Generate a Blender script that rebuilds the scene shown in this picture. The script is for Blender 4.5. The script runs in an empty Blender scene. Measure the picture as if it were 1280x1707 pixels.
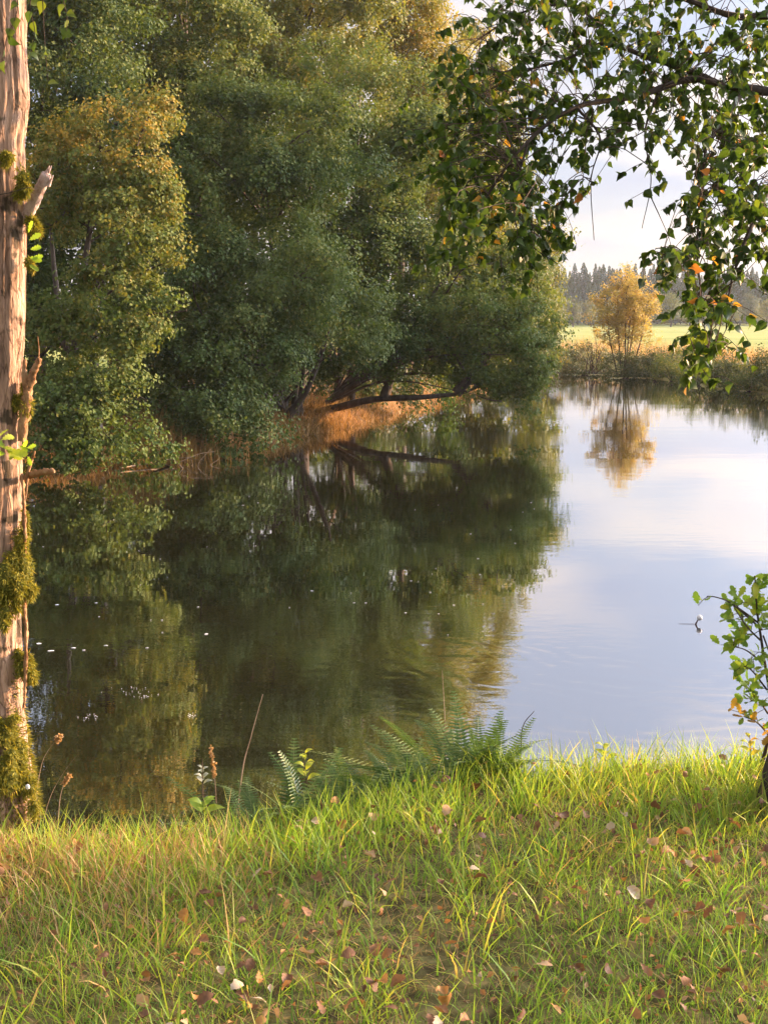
import bpy, math, random
import numpy as np
from mathutils import Vector, Euler, Matrix, noise as mnoise

rng = np.random.default_rng(11)
random.seed(11)
scene = bpy.context.scene
col = scene.collection

# ------------------------------------------------------------------ camera
FPX = 2100.0                       # focal length in photo pixels (1280 wide)
PITCH = math.atan((853.5 - 530.0) / FPX)
EYE = np.array([0.0, 0.0, 3.5])
cam = bpy.data.cameras.new('camera')
cam.sensor_fit = 'HORIZONTAL'; cam.sensor_width = 36.0
cam.lens = 36.0 * FPX / 1280.0
cam.clip_start = 0.05; cam.clip_end = 4000.0
camo = bpy.data.objects.new('camera', cam); col.objects.link(camo)
camo.location = EYE; camo.rotation_euler = (math.pi / 2 - PITCH, 0, 0)
scene.camera = camo

# ------------------------------------------------------------------ sky, sun, exposure
SUN_EL = math.radians(11.0)
SUN_AHEAD = math.radians(22.0)     # sun stands to the right (+X), a little ahead of the camera
sun_dir = Vector((math.cos(SUN_EL) * math.cos(SUN_AHEAD), math.cos(SUN_EL) * math.sin(SUN_AHEAD), math.sin(SUN_EL)))
world = bpy.data.worlds.new('World'); scene.world = world; world.use_nodes = True
nt = world.node_tree; N = nt.nodes; Lk = nt.links
for n in list(N): N.remove(n)
wout = N.new('ShaderNodeOutputWorld')
sky = N.new('ShaderNodeTexSky'); sky.sky_type = 'NISHITA'; sky.sun_disc = False
sky.sun_elevation = SUN_EL
sky.sun_rotation = math.pi / 2 - SUN_AHEAD
sky.dust_density = 1.5; sky.air_density = 1.0
bg1 = N.new('ShaderNodeBackground'); bg1.inputs['Strength'].default_value = 0.05
Lk.new(sky.outputs[0], bg1.inputs['Color'])
tc = N.new('ShaderNodeTexCoord')
sep = N.new('ShaderNodeSeparateXYZ'); Lk.new(tc.outputs['Generated'], sep.inputs[0])
def wmath(op, a, b=None, clamp=False):
    m = N.new('ShaderNodeMath'); m.operation = op; m.use_clamp = clamp
    for i, v in enumerate((a, b)):
        if v is None: continue
        if isinstance(v, (int, float)): m.inputs[i].default_value = v
        else: Lk.new(v, m.inputs[i])
    return m.outputs[0]
zc = wmath('MAXIMUM', sep.outputs[2], 0.0)
den = wmath('ADD', zc, 0.10)
cmb = N.new('ShaderNodeCombineXYZ')
Lk.new(wmath('DIVIDE', sep.outputs[0], den), cmb.inputs[0])
Lk.new(wmath('DIVIDE', sep.outputs[1], den), cmb.inputs[1])
nz = N.new('ShaderNodeTexNoise'); nz.inputs['Scale'].default_value = 0.9; nz.inputs['Detail'].default_value = 6; nz.inputs['Roughness'].default_value = 0.52
Lk.new(cmb.outputs[0], nz.inputs['Vector'])
nz2 = N.new('ShaderNodeTexNoise'); nz2.inputs['Scale'].default_value = 0.8; nz2.inputs['Detail'].default_value = 4
mp = N.new('ShaderNodeMapping'); mp.inputs['Location'].default_value = (7.3, 2.1, 0); Lk.new(cmb.outputs[0], mp.inputs[0]); Lk.new(mp.outputs[0], nz2.inputs['Vector'])
cr = N.new('ShaderNodeValToRGB'); e = cr.color_ramp.elements
e[0].position = 0.38; e[0].color = (0.86, 0.86, 0.86, 1); e[1].position = 0.62; e[1].color = (1, 1, 1, 1)
Lk.new(nz.outputs[0], cr.inputs[0])
cc = N.new('ShaderNodeValToRGB'); e = cc.color_ramp.elements
e[0].position = 0.44; e[0].color = (0.58, 0.63, 0.79, 1); e[1].position = 0.57; e[1].color = (1.0, 0.89, 0.84, 1)
Lk.new(nz2.outputs[0], cc.inputs[0])
wr = N.new('ShaderNodeValToRGB'); e = wr.color_ramp.elements      # low clouds catch the warm evening light
e[0].position = 0.0; e[0].color = (1, 1, 1, 1); e[1].position = 0.13; e[1].color = (0, 0, 0, 1)
Lk.new(zc, wr.inputs[0])
mixw = N.new('ShaderNodeMix'); mixw.data_type = 'RGBA'
Lk.new(wr.outputs[0], mixw.inputs['Factor']); Lk.new(cc.outputs[0], mixw.inputs['A']); mixw.inputs['B'].default_value = (0.86, 0.77, 0.71, 1)
bg2 = N.new('ShaderNodeBackground'); bg2.inputs['Strength'].default_value = 0.62
dt = N.new('ShaderNodeVectorMath'); dt.operation = 'DOT_PRODUCT'; Lk.new(tc.outputs['Generated'], dt.inputs[0]); dt.inputs[1].default_value = sun_dir
fill_glow = wmath('POWER', wmath('MAXIMUM', dt.outputs['Value'], 0.0), 11.0)      # clouds brighten round the unseen sun, boosted to fill the shade
Lk.new(wmath('ADD', wmath('MULTIPLY', fill_glow, 7.0), 0.20), bg2.inputs['Strength'])
Lk.new(mixw.outputs['Result'], bg2.inputs['Color'])
mxs = N.new('ShaderNodeMixShader'); Lk.new(cr.outputs[0], mxs.inputs[0]); Lk.new(bg1.outputs[0], mxs.inputs[1]); Lk.new(bg2.outputs[0], mxs.inputs[2])
Lk.new(mxs.outputs[0], wout.inputs[0])

sun = bpy.data.lights.new('sun', 'SUN'); sun.energy = 2.9; sun.angle = math.radians(0.6); sun.color = (1.0, 0.58, 0.28)
suno = bpy.data.objects.new('sun', sun); col.objects.link(suno)
suno.rotation_euler = sun_dir.to_track_quat('Z', 'Y').to_euler()
suno.location = (60, 10, 30)

scene.view_settings.view_transform = 'Standard'; scene.view_settings.look = 'None'
scene.view_settings.exposure = 2.5; scene.view_settings.gamma = 1.0
scene.view_settings.use_curve_mapping = False
scene.render.engine = 'CYCLES'
scene.cycles.use_denoising = True
scene.cycles.use_adaptive_sampling = True; scene.cycles.adaptive_threshold = 0.015; scene.cycles.volume_bounces = 0
scene.cycles.max_bounces = 6; scene.cycles.transparent_max_bounces = 4
scene.cycles.diffuse_bounces = 3; scene.cycles.glossy_bounces = 4
scene.cycles.caustics_reflective = False; scene.cycles.caustics_refractive = False

# ------------------------------------------------------------------ helpers
def ray(px, py):
    dx = (px - 640) / FPX; dz = -(py - 853.5) / FPX
    return np.array([dx, math.cos(PITCH) + dz * math.sin(PITCH), -math.sin(PITCH) + dz * math.cos(PITCH)])
def at(px, py, Y):
    r = ray(px, py); return EYE + r * (Y / r[1])
def on(px, py, z):
    r = ray(px, py); return EYE + r * ((z - EYE[2]) / r[2])
def unit(v):
    v = np.asarray(v, float); n = np.linalg.norm(v, axis=-1, keepdims=True); return v / np.maximum(n, 1e-9)
def rnd_dirs(n, g=None):
    return unit((g or rng).normal(size=(n, 3)))

def mesh_np(name, verts, faces, mat, tint=None, smooth=False):
    """faces: list of (n,k) int arrays with k = 3 or 4"""
    me = bpy.data.meshes.new(name)
    verts = np.asarray(verts, np.float32).reshape(-1, 3)
    faces = [np.asarray(f, np.int32) for f in faces if len(f)]
    me.vertices.add(len(verts)); me.vertices.foreach_set('co', verts.ravel())
    loops = np.concatenate([f.ravel() for f in faces]); tot = np.concatenate([np.full(len(f), f.shape[1], np.int32) for f in faces])
    st = np.concatenate([[0], np.cumsum(tot)[:-1]]).astype(np.int32)
    me.loops.add(len(loops)); me.loops.foreach_set('vertex_index', loops.astype(np.int32))
    me.polygons.add(len(tot)); me.polygons.foreach_set('loop_start', st)
    me.polygons.foreach_set('use_smooth', np.full(len(tot), smooth, bool))
    if tint is not None:
        a = me.attributes.new('tint', 'FLOAT', 'POINT'); a.data.foreach_set('value', np.asarray(tint, np.float32).ravel())
    me.update(calc_edges=True); me.validate()
    if mat: me.materials.append(mat)
    return me

class Geo:
    def __init__(s): s.v = []; s.f3 = []; s.f4 = []; s.t = []; s.n = 0
    def add(s, v, f4=None, f3=None, t=0.5):
        v = np.asarray(v, float).reshape(-1, 3)
        if f4 is not None and len(f4): s.f4.append(np.asarray(f4) + s.n)
        if f3 is not None and len(f3): s.f3.append(np.asarray(f3) + s.n)
        s.v.append(v); s.t.append(np.broadcast_to(np.asarray(t, float).ravel(), (len(v),)) if np.ndim(t) == 0 or np.size(t) == 1 else np.asarray(t, float).ravel())
        s.n += len(v)
    def mesh(s, name, mat, org=(0, 0, 0), smooth=False):
        f = []
        if s.f4: f.append(np.concatenate(s.f4))
        if s.f3: f.append(np.concatenate(s.f3))
        return mesh_np(name, np.concatenate(s.v) - np.asarray(org), f, mat, np.concatenate(s.t), smooth)

def obj(name, me, parent=None, loc=None):
    o = bpy.data.objects.new(name, me); col.objects.link(o)
    if parent is not None: o.parent = parent
    if loc is not None: o.location = loc
    return o
def tag(o, label=None, cat=None, group=None, kind=None):
    if label: o['label'] = label
    if cat: o['category'] = cat
    if group: o['group'] = group
    if kind: o['kind'] = kind
    return o
def thing(name, loc, label, cat, group=None):
    o = bpy.data.objects.new(name, None); col.objects.link(o); o.location = loc; o.empty_display_size = 0.2
    return tag(o, label, cat, group)
def part(root, name, geo, mat, smooth=False, kind=None):
    o = obj(name, geo.mesh(name, mat, np.array(root.location), smooth), root)
    if kind: o['kind'] = kind
    return o

def smoothpath(pts, n):
    pts = np.asarray(pts, float); k = len(pts)
    if k == 2: return pts[0] + np.linspace(0, 1, n)[:, None] * (pts[1] - pts[0])
    t = np.linspace(0, k - 1, n); i = np.clip(t.astype(int), 0, k - 2); u = (t - i)[:, None]
    P = np.vstack([2 * pts[0] - pts[1], pts, 2 * pts[-1] - pts[-2]])
    p0, p1, p2, p3 = P[i], P[i + 1], P[i + 2], P[i + 3]
    return 0.5 * (2 * p1 + (p2 - p0) * u + (2 * p0 - 5 * p1 + 4 * p2 - p3) * u ** 2 + (3 * p1 - p0 - 3 * p2 + p3) * u ** 3)

def tube(g, pts, radii, sides=6, n=None, t=0.5, wob=0.0):
    pts = np.asarray(pts, float); radii = np.atleast_1d(np.asarray(radii, float))
    if n:
        rr = np.interp(np.linspace(0, 1, n), np.linspace(0, 1, len(radii)), radii); pts = smoothpath(pts, n)
    else:
        n = len(pts); rr = np.interp(np.linspace(0, 1, n), np.linspace(0, 1, len(radii)), radii)
    tan = unit(np.gradient(pts, axis=0))
    ref = np.array([0, 0, 1.0]) if abs(tan[:, 2]).mean() < 0.8 else np.array([1.0, 0, 0])
    a = unit(np.cross(tan, ref)); b = np.cross(tan, a)
    th = np.linspace(0, 2 * math.pi, sides, endpoint=False)
    w = rr[:, None] * (1 + wob * rng.normal(size=(n, sides))) if wob else np.repeat(rr[:, None], sides, 1)
    v = pts[:, None, :] + w[..., None] * (np.cos(th)[None, :, None] * a[:, None, :] + np.sin(th)[None, :, None] * b[:, None, :])
    i = np.arange(n - 1)[:, None] * sides; j = np.arange(sides)[None, :]; jn = (j + 1) % sides
    f = np.stack([i + j, i + jn, i + sides + jn, i + sides + j], -1).reshape(-1, 4)
    vv = np.vstack([v.reshape(-1, 3), pts[-1] + tan[-1] * rr[-1] * 0.5])
    k = (n - 1) * sides
    f3 = np.stack([k + np.arange(sides), k + (np.arange(sides) + 1) % sides, np.full(sides, n * sides)], -1)
    g.add(vv, f, f3, t)

def leaves(g, c, nrm, size, tint, asp=0.8, fold=0.12, r=None):
    """rhombic leaf quads, folded along the midrib"""
    r = r or rng
    n = len(c); nrm = unit(nrm)
    x = unit(np.cross(nrm, rnd_dirs(n, r))); y = np.cross(nrm, x)
    s = np.broadcast_to(size, (n,))[:, None]
    v = np.stack([c - x * s * 0.5, c - y * s * 0.5 * asp + x * s * 0.06 + nrm * s * fold,
                  c + x * s * 0.5, c + y * s * 0.5 * asp + x * s * 0.06 + nrm * s * fold], 1)
    f = np.arange(n * 4).reshape(n, 4)
    g.add(v.reshape(-1, 3), f, None, np.repeat(tint, 4))

def blades(g, base, L, w, az, lean, curl, tint, segs=3, droop=0.0):
    """grass blades: base (n,3); leaning along az; width w"""
    n = len(base); L = np.broadcast_to(L, (n,)); w = np.broadcast_to(w, (n,)); lean = np.broadcast_to(lean, (n,)); curl = np.broadcast_to(curl, (n,))
    d = np.stack([np.cos(az), np.sin(az), np.zeros(n)], 1)
    fa = az + rng.normal(size=n) * 0.9 + math.pi / 2
    sd = np.stack([np.cos(fa), np.sin(fa), np.zeros(n)], 1)
    p = base.copy(); rows = []
    for k in range(segs + 1):
        u = k / segs
        ww = (w * (1 - u) ** 0.7 * 0.5)[:, None]
        if k < segs: rows += [p - sd * ww, p + sd * ww]
        else: rows += [p]
        ang = lean + curl * (u + 0.5 / segs)
        p = p + (L / segs)[:, None] * (d * np.sin(ang)[:, None] + np.array([0, 0, 1.0]) * np.cos(ang)[:, None])
    v = np.stack(rows, 1); m = v.shape[1]
    b = np.arange(n)[:, None] * m
    f4 = np.concatenate([b + np.array([2 * k, 2 * k + 1, 2 * k + 3, 2 * k + 2]) for k in range(segs - 1)])
    f3 = b + np.array([2 * segs - 2, 2 * segs - 1, 2 * segs])
    g.add(v.reshape(-1, 3), f4, f3, np.repeat(tint, m))

# ------------------------------------------------------------------ materials
def ramp(nodes, stops):
    r = nodes.new('ShaderNodeValToRGB'); el = r.color_ramp.elements
    while len(el) < len(stops): el.new(0.5)
    for e_, (p_, c_) in zip(el, stops): e_.position = p_; e_.color = (*c_, 1)
    return r
def leaf_mat(name, stops, trans=0.35, rough=0.5, tmul=(1.25, 1.2, 0.6), spec=0.22):
    m = bpy.data.materials.new(name); m.use_nodes = True; t = m.node_tree; n = t.nodes; l = t.links
    b = n['Principled BSDF']; o = n['Material Output']
    a = n.new('ShaderNodeAttribute'); a.attribute_name = 'tint'
    oi = n.new('ShaderNodeObjectInfo')
    r = ramp(n, stops); l.new(a.outputs['Fac'], r.inputs[0])
    l.new(r.outputs[0], b.inputs['Base Color']); b.inputs['Roughness'].default_value = rough
    b.inputs['Specular IOR Level'].default_value = spec
    tr = n.new('ShaderNodeBsdfTranslucent')
    mu = n.new('ShaderNodeMix'); mu.data_type = 'RGBA'; mu.blend_type = 'MULTIPLY'; mu.inputs['Factor'].default_value = 1
    l.new(r.outputs[0], mu.inputs['A']); mu.inputs['B'].default_value = (*tmul, 1); l.new(mu.outputs['Result'], tr.inputs[0])
    mx = n.new('ShaderNodeMixShader'); mx.inputs[0].default_value = trans
    l.new(b.outputs[0], mx.inputs[1]); l.new(tr.outputs[0], mx.inputs[2]); l.new(mx.outputs[0], o.inputs[0])
    return m
def bark_mat(name, c0, c1, c2, scale=6.0, stretch=0.15, bump=0.6, patch=None):
    m = bpy.data.materials.new(name); m.use_nodes = True; t = m.node_tree; n = t.nodes; l = t.links
    b = n['Principled BSDF']; b.inputs['Roughness'].default_value = 0.9; b.inputs['Specular IOR Level'].default_value = 0.15
    tc_ = n.new('ShaderNodeTexCoord'); mp_ = n.new('ShaderNodeMapping'); mp_.inputs['Scale'].default_value = (1, 1, stretch)
    l.new(tc_.outputs['Object'], mp_.inputs[0])
    nn = n.new('ShaderNodeTexNoise'); nn.inputs['Scale'].default_value = scale; nn.inputs['Detail'].default_value = 8; nn.inputs['Roughness'].default_value = 0.65
    l.new(mp_.outputs[0], nn.inputs['Vector'])
    r = ramp(n, [(0.3, c0), (0.5, c1), (0.72, c2)]); l.new(nn.outputs[0], r.inputs[0])
    colout = r.outputs[0]
    if patch:
        n2 = n.new('ShaderNodeTexNoise'); n2.inputs['Scale'].default_value = patch[1]; n2.inputs['Detail'].default_value = 6
        l.new(tc_.outputs['Object'], n2.inputs['Vector'])
        r2 = ramp(n, [(patch[2], (0, 0, 0)), (patch[2] + 0.08, (1, 1, 1))]); l.new(n2.outputs[0], r2.inputs[0])
        mx = n.new('ShaderNodeMix'); mx.data_type = 'RGBA'; l.new(r2.outputs[0], mx.inputs['Factor']); l.new(colout, mx.inputs['A']); mx.inputs['B'].default_value = (*patch[0], 1)
        colout = mx.outputs['Result']
    l.new(colout, b.inputs['Base Color'])
    bp = n.new('ShaderNodeBump'); bp.inputs['Strength'].default_value = bump; bp.inputs['Distance'].default_value = 0.02
    l.new(nn.outputs[0], bp.inputs['Height']); l.new(bp.outputs[0], b.inputs['Normal'])
    return m
def plain_mat(name, c, rough=0.6):
    m = bpy.data.materials.new(name); m.use_nodes = True; b = m.node_tree.nodes['Principled BSDF']
    n = m.node_tree.nodes; l = m.node_tree.links
    nn = n.new('ShaderNodeTexNoise'); nn.inputs['Scale'].default_value = 30; nn.inputs['Detail'].default_value = 4
    r = ramp(n, [(0.3, tuple(x * 0.75 for x in c)), (0.7, c)]); l.new(nn.outputs[0], r.inputs[0]); l.new(r.outputs[0], b.inputs['Base Color'])
    b.inputs['Roughness'].default_value = rough
    return m

M = {}
M['alder'] = leaf_mat('alder_leaf', [(0.0, (0.046, 0.082, 0.028)), (0.45, (0.098, 0.14, 0.04)), (0.8, (0.20, 0.215, 0.06)), (1.0, (0.32, 0.25, 0.07))], 0.3, 0.6, spec=0.12)
M['alder_mid'] = leaf_mat('alder_leaf_mid', [(0.0, (0.062, 0.112, 0.034)), (0.45, (0.135, 0.185, 0.048)), (0.8, (0.19, 0.19, 0.05)), (1.0, (0.33, 0.23, 0.05))], 0.32, 0.6, spec=0.12)
M['autumn'] = leaf_mat('autumn_leaf', [(0.0, (0.105, 0.15, 0.045)), (0.4, (0.20, 0.21, 0.05)), (0.75, (0.33, 0.25, 0.05)), (1.0, (0.45, 0.26, 0.05))], 0.35, 0.5)
M['gold'] = leaf_mat('gold_birch_leaf', [(0.0, (0.33, 0.30, 0.10)), (0.5, (0.46, 0.36, 0.13)), (1.0, (0.52, 0.34, 0.12))], 0.4, 0.5)
M['bush'] = leaf_mat('bush_leaf', [(0.0, (0.06, 0.085, 0.035)), (0.5, (0.10, 0.13, 0.05)), (1.0, (0.22, 0.17, 0.08))], 0.25, 0.55)
M['spruce'] = leaf_mat('spruce_needles', [(0.0, (0.03, 0.07, 0.035)), (1.0, (0.06, 0.105, 0.045))], 0.05, 0.7)
M['birch'] = leaf_mat('birch_leaf', [(0.0, (0.03, 0.06, 0.014)), (0.55, (0.06, 0.10, 0.02)), (0.82, (0.14, 0.175, 0.028)), (0.92, (0.42, 0.24, 0.04)), (1.0, (0.42, 0.15, 0.05))], 0.4, 0.42, (1.5, 1.45, 0.5))
M['oak'] = leaf_mat('oak_leaf', [(0.0, (0.11, 0.21, 0.04)), (0.6, (0.25, 0.37, 0.055)), (0.85, (0.40, 0.43, 0.06)), (1.0, (0.48, 0.22, 0.06))], 0.45, 0.42, (1.4, 1.4, 0.5))
M['grass'] = leaf_mat('grass_blade', [(0.0, (0.09, 0.19, 0.035)), (0.4, (0.19, 0.32, 0.055)), (0.7, (0.33, 0.42, 0.07)), (0.86, (0.45, 0.42, 0.10)), (1.0, (0.48, 0.33, 0.15))], 0.45, 0.5, (1.3, 1.3, 0.5))
M['straw'] = leaf_mat('dry_grass', [(0.0, (0.20, 0.15, 0.06)), (0.5, (0.42, 0.27, 0.12)), (1.0, (0.55, 0.40, 0.22))], 0.35, 0.6, (1.2, 1.0, 0.6))
M['fern'] = leaf_mat('fern_leaf', [(0.0, (0.045, 0.095, 0.022)), (0.6, (0.095, 0.17, 0.04)), (1.0, (0.22, 0.27, 0.08))], 0.2, 0.42, spec=0.4)
M['moss'] = leaf_mat('moss', [(0.0, (0.07, 0.085, 0.02)), (0.5, (0.22, 0.22, 0.035)), (1.0, (0.42, 0.33, 0.04))], 0.3, 0.8)
M['fallen'] = leaf_mat('fallen_leaf', [(0.0, (0.13, 0.065, 0.035)), (0.25, (0.27, 0.14, 0.065)), (0.5, (0.42, 0.21, 0.06)), (0.75, (0.42, 0.30, 0.18)), (1.0, (0.55, 0.47, 0.36))], 0.2, 0.6, (1.1, 1.0, 0.7))
M['pale'] = leaf_mat('pale_leaf', [(0.0, (0.22, 0.27, 0.20)), (1.0, (0.42, 0.45, 0.38))], 0.25, 0.4)
M['bark'] = bark_mat('alder_bark', (0.035, 0.028, 0.022), (0.085, 0.068, 0.055), (0.15, 0.125, 0.10), 5, 0.25)
M['trunk'] = bark_mat('weathered_trunk', (0.10, 0.065, 0.045), (0.40, 0.26, 0.18), (0.64, 0.44, 0.32), 34, 0.14, 1.0, ((0.10, 0.075, 0.05), 16.0, 0.56))
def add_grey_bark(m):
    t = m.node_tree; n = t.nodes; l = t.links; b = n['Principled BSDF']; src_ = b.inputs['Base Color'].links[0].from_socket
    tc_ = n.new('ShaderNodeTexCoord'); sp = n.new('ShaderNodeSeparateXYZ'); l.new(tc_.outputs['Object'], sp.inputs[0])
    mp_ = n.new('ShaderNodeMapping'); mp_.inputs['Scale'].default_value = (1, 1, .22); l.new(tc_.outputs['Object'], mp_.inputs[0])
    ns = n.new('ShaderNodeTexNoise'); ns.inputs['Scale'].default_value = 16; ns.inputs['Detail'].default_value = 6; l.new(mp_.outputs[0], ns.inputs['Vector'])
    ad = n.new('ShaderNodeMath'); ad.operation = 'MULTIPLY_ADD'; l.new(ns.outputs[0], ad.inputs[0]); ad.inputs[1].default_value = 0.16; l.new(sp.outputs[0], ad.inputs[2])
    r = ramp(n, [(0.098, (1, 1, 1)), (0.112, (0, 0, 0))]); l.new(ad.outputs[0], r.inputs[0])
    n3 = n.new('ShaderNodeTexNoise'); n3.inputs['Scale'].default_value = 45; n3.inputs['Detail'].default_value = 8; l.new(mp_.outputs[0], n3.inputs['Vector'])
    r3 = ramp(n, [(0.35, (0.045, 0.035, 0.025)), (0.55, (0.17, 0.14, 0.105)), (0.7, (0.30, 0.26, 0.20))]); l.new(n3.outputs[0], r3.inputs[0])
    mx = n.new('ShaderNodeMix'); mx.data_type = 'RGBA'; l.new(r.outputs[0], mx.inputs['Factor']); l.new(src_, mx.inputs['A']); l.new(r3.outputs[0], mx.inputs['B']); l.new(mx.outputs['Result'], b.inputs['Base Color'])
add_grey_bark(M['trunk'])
def add_cracks(m, sc=32, st=.22):
    t = m.node_tree; n = t.nodes; l = t.links; b = n['Principled BSDF']; src_ = b.inputs['Base Color'].links[0].from_socket; bp = b.inputs['Normal'].links[0].from_node
    tc_ = n.new('ShaderNodeTexCoord'); mp_ = n.new('ShaderNodeMapping'); mp_.inputs['Scale'].default_value = (1, 1, st); l.new(tc_.outputs['Object'], mp_.inputs[0])
    ns = n.new('ShaderNodeTexNoise'); ns.inputs['Scale'].default_value = 20; ns.inputs['Detail'].default_value = 5; l.new(mp_.outputs[0], ns.inputs['Vector'])
    va = n.new('ShaderNodeVectorMath'); va.operation = 'MULTIPLY_ADD'; l.new(ns.outputs['Color'], va.inputs[0]); va.inputs[1].default_value = (.06, .06, .06); l.new(mp_.outputs[0], va.inputs[2])
    vo = n.new('ShaderNodeTexVoronoi'); vo.feature = 'DISTANCE_TO_EDGE'; vo.inputs['Scale'].default_value = sc; l.new(va.outputs[0], vo.inputs['Vector'])
    r = ramp(n, [(0.0, (0.22, 0.18, 0.15)), (0.07, (1, 1, 1))]); l.new(vo.outputs['Distance'], r.inputs[0])
    mx = n.new('ShaderNodeMix'); mx.data_type = 'RGBA'; mx.blend_type = 'MULTIPLY'; mx.inputs['Factor'].default_value = .55; l.new(src_, mx.inputs['A']); l.new(r.outputs[0], mx.inputs['B']); l.new(mx.outputs['Result'], b.inputs['Base Color'])
    b2_ = n.new('ShaderNodeBump'); b2_.inputs['Strength'].default_value = .7; b2_.inputs['Distance'].default_value = .005; l.new(r.outputs[0], b2_.inputs['Height']); l.new(bp.outputs[0], b2_.inputs['Normal']); l.new(b2_.outputs[0], b.inputs['Normal'])
add_cracks(M['trunk'])
M['birchbark'] = bark_mat('birch_bark', (0.02, 0.017, 0.013), (0.05, 0.04, 0.032), (0.11, 0.09, 0.075), 14, 0.6)
M['bankstraw'] = leaf_mat('bank_straw', [(0.0, (0.09, 0.08, 0.03)), (0.5, (0.36, 0.23, 0.08)), (1.0, (0.60, 0.40, 0.16))], 0.3, 0.6, (1.2, 1.0, 0.6))
M['twig'] = bark_mat('twig_bark', (0.04, 0.03, 0.022), (0.08, 0.06, 0.045), (0.14, 0.10, 0.08), 20, 0.5)
M['stub'] = bark_mat('broken_branch', (0.22, 0.13, 0.10), (0.52, 0.40, 0.36), (0.68, 0.56, 0.52), 40, 0.5, 0.8)
M['lichen'] = bark_mat('lichen_branch', (0.10, 0.045, 0.02), (0.36, 0.20, 0.10), (0.50, 0.34, 0.20), 40, 0.5, 1.0)
M['deadwood'] = bark_mat('dead_wood', (0.12, 0.09, 0.06), (0.30, 0.23, 0.16), (0.45, 0.36, 0.27), 10, 0.5)
M['white'] = plain_mat('white_plastic', (0.85, 0.85, 0.85), 0.3)
M['darkstick'] = plain_mat('dark_stick', (0.10, 0.05, 0.045), 0.5)
M['foam'] = plain_mat('foam', (0.8, 0.8, 0.78), 0.8)

# ------------------------------------------------------------------ terrain and river
NEAR = np.array([(-80, -25), (-12, 1.8), (-3, 4.6), (-1.4, 4.66), (-1.05, 4.48), (-.6, 4.5), (-.15, 4.72), (.3, 4.9), (1.5, 5.1), (3, 5.2), (6, 7), (10, 13), (13, 23), (17, 38), (22, 44), (40, 44), (150, 20)], float)
FAR = np.array([(150, 30), (40, 50), (24, 57), (18.1, 59.6), (17.2, 66), (16, 73.2), (14, 80.5), (13.5, 92), (9, 107), (-30, 125), (-150, 140)], float)
LEFT = np.array([(-150, 125), (-30, 112), (5, 100), (9.6, 90), (9.4, 79), (6.6, 69), (3.3, 58), (.35, 46.5), (-1.35, 40.1), (-2.6, 37.4), (-4.0, 33.2), (-4.9, 31), (-6.4, 30.0), (-8.4, 27.5), (-20, 22), (-80, 5)], float)
def dist_line(p, line):
    d = np.full(len(p), 1e9)
    for a, b in zip(line[:-1], line[1:]):
        ab = b - a; t = np.clip(((p - a) @ ab) / (ab @ ab), 0, 1)
        d = np.minimum(d, np.linalg.norm(p - a - t[:, None] * ab, axis=1))
    return d
def inside(p, poly):
    r = np.zeros(len(p), bool); x, y = p[:, 0], p[:, 1]
    for (x1, y1), (x2, y2) in zip(poly, np.roll(poly, -1, 0)):
        c = ((y1 > y) != (y2 > y))
        if y1 != y2: r ^= c & (x < (x2 - x1) * (y - y1) / (y2 - y1) + x1)
    return r
RIVER = np.vstack([NEAR, FAR, LEFT])
def sst(x, a, b):
    t = np.clip((x - a) / (b - a), 0, 1); return t * t * (3 - 2 * t)
def bumps(x, y, f, seed):
    g = np.random.default_rng(seed); z = 0
    for k in range(7):
        th = g.uniform(0, 6.28); ff = f * (0.6 + 1.3 * g.random()); z = z + np.sin(ff * (x * np.cos(th) + y * np.sin(th)) + g.uniform(0, 6.28))
    return z / 7
def height(x, y):
    p = np.stack([x, y], 1)
    w = inside(p, RIVER); dn, df, dl = dist_line(p, NEAR), dist_line(p, FAR), dist_line(p, LEFT)
    d = np.minimum(np.minimum(dn, df), dl)
    zn = 1.85 * sst(dn, -0.1, 0.42) + 0.05 * bumps(x, y, 3.0, 1) * sst(dn, 0.2, 1.0) + 0.02 * bumps(x, y, 11.0, 2) * sst(dn, .2, .6) - 0.06 * sst(0.9 - dn, 0, 0.6) - 0.11 * sst(-x, -.3, .9) * sst(y, 3.3, 4.2)
    zf = 1.0 * sst(df, -0.2, 2.5) + 0.3 * sst(df, 2, 15) + 0.15 * bumps(x, y, 0.25, 3) * sst(df, 1, 6)
    zl = 0.6 * sst(dl, -0.1, 1.1) + 0.7 * sst(dl, 1, 8) + 0.1 * bumps(x, y, 0.9, 4) * sst(dl, .2, 2)
    z = np.where(dn <= np.minimum(df, dl), zn, np.where(df <= dl, zf, zl))
    zw = -1.4 * sst(d, 0.0, 2.5) - 0.02
    return np.where(w, zw, z), w, dn, df, dl
xs = np.unique(np.round(np.concatenate([np.arange(-700, -60, 25), np.arange(-60, -12, 1.5), np.arange(-12, -2.6, .3), np.arange(-2.6, 2.6, .1), np.arange(2.6, 25, .45), np.arange(25, 60, 2), np.arange(60, 701, 25)]), 3))
ys = np.unique(np.round(np.concatenate([np.arange(-80, 0, 4), np.arange(0, 5.8, .09), np.arange(5.8, 60, .45), np.arange(60, 130, 1.2), np.arange(130, 900, 20)]), 3))
X, Y = np.meshgrid(xs, ys); xf, yf = X.ravel(), Y.ravel()
Z, wmask, dn, df, dl = height(xf, yf)
Z = Z + 5.0 * sst(yf, 330, 520)
zone = np.where(dn <= np.minimum(df, dl), 0.1, np.where(df < dl, 0.9, 0.5))
zone = np.where((dl > 14) & (np.abs(zone - .5) < .1), 0.9, zone)
zone = np.where((df < 5) & (zone > 0.8), 0.7, zone)
nx = len(xs); ii = (np.arange(len(ys) - 1)[:, None] * nx + np.arange(nx - 1)[None, :]).ravel()
quads = np.stack([ii, ii + 1, ii + nx + 1, ii + nx], 1)
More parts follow.
